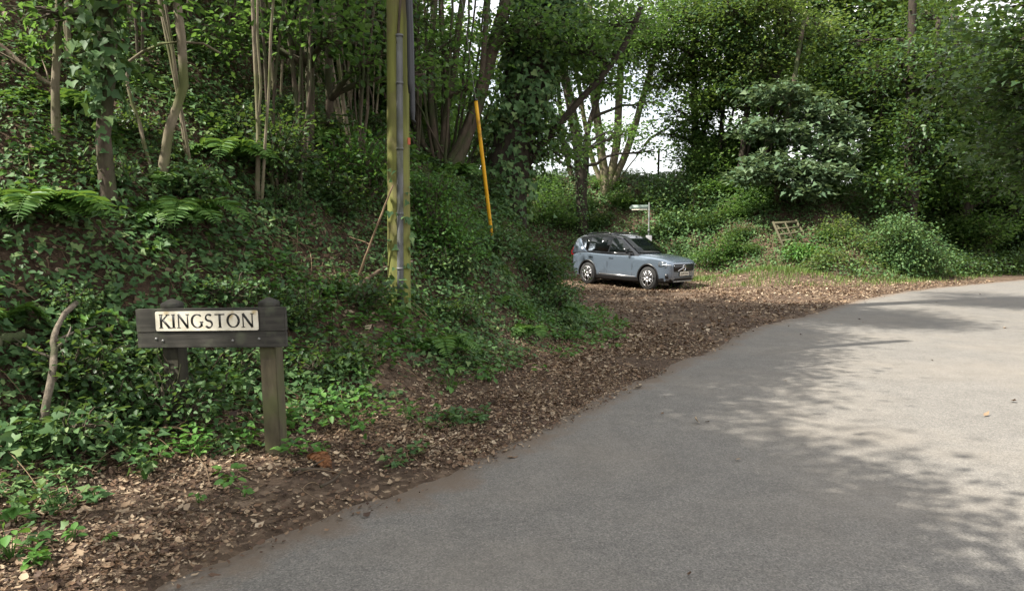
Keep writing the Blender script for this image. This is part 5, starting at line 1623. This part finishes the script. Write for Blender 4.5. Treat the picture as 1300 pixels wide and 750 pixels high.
# strays on the carriageway
x, y = scatter(900, -1, 14, 3, 22); rd = road_d(x, y); k = (rd < 0) & in_view(x, y) & (rng.uniform(0, 1, len(x)) < .05 + .3 * np.exp(rd / .5)); parts.append((x[k], y[k], .05))
for x, y, sz in parts:
    rd = road_d(x, y)
    z = np.maximum(height(x, y), np.where(rd < .02, 0, -9)) + .004 + np.abs(rng.normal(0, .010, len(x)))
    nn = normals(x, y)
    p = np.stack([x, y, z], 1)
    s_ = np.minimum(sz * np.exp(rng.normal(0, .42, len(x))), sz * 2.0)
    nrm = nn + rng.normal(0, .28, p.shape)
    tip = rng.normal(0, 1, p.shape); tip[:, 2] *= .2
    hard = rng.uniform(0, 1, len(x)) < .5
    leaf_cloud(mb, p[hard], nrm[hard], tip[hard], s_[hard], (T_DEAD[0] * np.array([1, 1.0, .8]), T_DEAD[1]))
    leaf_cloud(mb, p[~hard], nrm[~hard], tip[~hard], s_[~hard], (T_DEAD[0] * np.array([1, .55, .55]), T_DEAD[1]))
tag(mb.build('leaf_litter', M['litter'], smooth=False), 'brown fallen leaves covering verge and pull-in', 'fallen leaves', kind='stuff')

rd_ = road_d
# dry stems and twigs tangled through the bank
mb = MB()
x, y = scatter(5200, -7.5, 2.0, 3.2, 15.5)
d, rgt_ = bank_d(x, y)
k = in_view(x, y) & (~rgt_) & (d > -.9) & (rd_(x, y) > .05) & ((d > .1) | (rng.uniform(0, 1, len(x)) < .35)) & (d < 6) & (wob(x, y, 1.8, 1) + rng.normal(0, .5, len(x)) > .0)
x, y, d = x[k], y[k], d[k]
for xx, yy, dd, zz_ in zip(x, y, d, height(x, y)):
    ln = rng.uniform(.15, .75) * (1 if dd > .5 else .5); a = rng.uniform(0, 2 * PI)
    e = np.array([math.cos(a) * ln, math.sin(a) * ln, 0]); e[2] = hz(xx + e[0], yy + e[1]) - zz_ + rng.uniform(0, .12)
    s0 = np.array([xx, yy, zz_ + .01]); r_ = rng.uniform(.0015, .0045)
    mb.tube(bez(s0, s0 + e * .5 + np.array([rng.normal(0, .06), rng.normal(0, .06), rng.uniform(.02, .22) * ln + .02]), s0 + e, 6), [r_, r_, r_ * .9, r_ * .8, r_ * .6, r_ * .4], 4, cap=False)
tag(mb.build('dry_twigs', M['twig'], smooth=True), 'dry stems and twigs tangled over the bank', 'twigs', kind='stuff')

# grass on the mound at the end of the pull-in and along the far verge
mb = MB()
for (n, bx) in ((110000, (3.0, 24, 21.5, 33)),):
    x, y = scatter(n, *bx)
    d, rgt_ = bank_d(x, y); rd = road_d(x, y)
    mound = np.exp(-(((x - 9.2) / 2.6) ** 2 + ((y - 25.2) / 1.5) ** 2))
    verge = np.exp(-((d - .35) / .55) ** 2) * sstep(8, 10, x)
    bankg = ((d > .2) & (d < 3)) * .35 * (x > 6)
    prob = np.clip(mound * 2.2 + verge * .7 + bankg, 0, 1) * np.clip(.45 + .7 * wob(x, y, 1.4, 2) + .4 * wob(x, y, 3.5, 0), .05, 1)
    k = (rd > .35) & (~rgt_) & (rng.uniform(0, 1, len(x)) < prob)
    x, y = x[k], y[k]; z = height(x, y); n = len(x)
    a = rng.uniform(0, 2 * PI, n)
    up_ = np.stack([np.cos(a) * .5, np.sin(a) * .5, np.ones(n)], 1)
    nrm = np.stack([np.cos(a), np.sin(a), np.full(n, .1)], 1)
    sz_ = rng.uniform(.07, .20, n) * (1 + .15 * np.exp(-(((x - 9.2) / 2.2) ** 2 + ((y - 25.0) / 1.5) ** 2)))
    leaf_cloud(mb, np.stack([x, y, z - .01], 1), nrm, up_, sz_, (T_BLADE[0] * np.array([1, 1.3, 1]), T_BLADE[1]))
tag(mb.build('verge_grass', M['grass'], smooth=False), 'rough grass on the mound and verge beyond the pull-in', 'grass', kind='stuff')

# a few single plants in the litter at bottom left
for k, (px, py, n, L_, lab, mt) in enumerate([(45, 722, 15, .075, 'bright leafy dock plant in the litter at the bottom left corner', 'herb'), (252, 640, 5, .06, 'small two leaved seedling in the litter near the lane', 'herb'), (310, 632, 5, .06, 'small flat green seedling nearest the lane edge', 'herb'), (140, 690, 8, .05, 'green seedling tuft in the litter left of the lane', 'herb'),
                                             (35, 590, 34, .11, 'dark bramble plant at the left edge below the dead branch', 'ivy'), (120, 640, 14, .075, 'young ivy plant on the bare litter below the sign', 'ivy'), (410, 575, 12, .06, 'grassy green seedling right of the sign post', 'herb'), (572, 500, 20, .10, 'bright green clump at the foot of the bank beyond the sign', 'herb'), (20, 665, 12, .10, 'broad leaved plant at the left edge of the litter', 'herb'), (70, 655, 26, .065, 'sprawling ivy plant in the litter near the left edge', 'ivy'), (185, 610, 24, .06, 'ivy sprig spreading over the litter below the sign board', 'ivy'), (95, 690, 9, .06, 'tiny green weed in the litter at bottom left', 'herb'), (250, 585, 24, .055, 'low bramble sprig on the litter between sign and lane', 'herb'), (15, 712, 22, .07, 'leafy weed in the extreme bottom left corner', 'herb'), (445, 545, 22, .06, 'green nettle sprig on the verge right of the sign', 'herb'), (520, 535, 22, .06, 'green nettle sprig on the verge well right of the sign', 'herb'), (620, 485, 24, .07, 'nettle clump at the bank foot below the utility pole', 'herb')]):
    rr = np.random.default_rng(600 + k)
    c = hit(px, py)
    root = empty('verge_plant', c, lab, 'plant')
    st = MB(); lv = MB()
    a = rr.uniform(0, 2 * PI, n); q = rr.uniform(.02, .5, n) * L_ * (1 if n < 20 else 3.2); h_ = rr.uniform(.3, 1.2, n) * L_ * (1 if n < 20 else 2.2)
    p = np.stack([q * np.cos(a), q * np.sin(a), h_], 1)
    for pp_ in p: st.tube([np.array([0, 0, -.02]), pp_ * np.array([.6, .6, .6]), pp_], [.003, .002, .0015], 4, cap=False)
    leaf_cloud(lv, p, UP + rr.normal(0, .35, (n, 3)), np.stack([np.cos(a), np.sin(a), rr.normal(-.1, .3, n)], 1), L_ * rr.uniform(.6, 1.15, n), T_IVY if mt == 'ivy' else T_OVAL)
    st.build('stem', M['herb'], root); lv.build('leaves', M[mt], root, smooth=False)
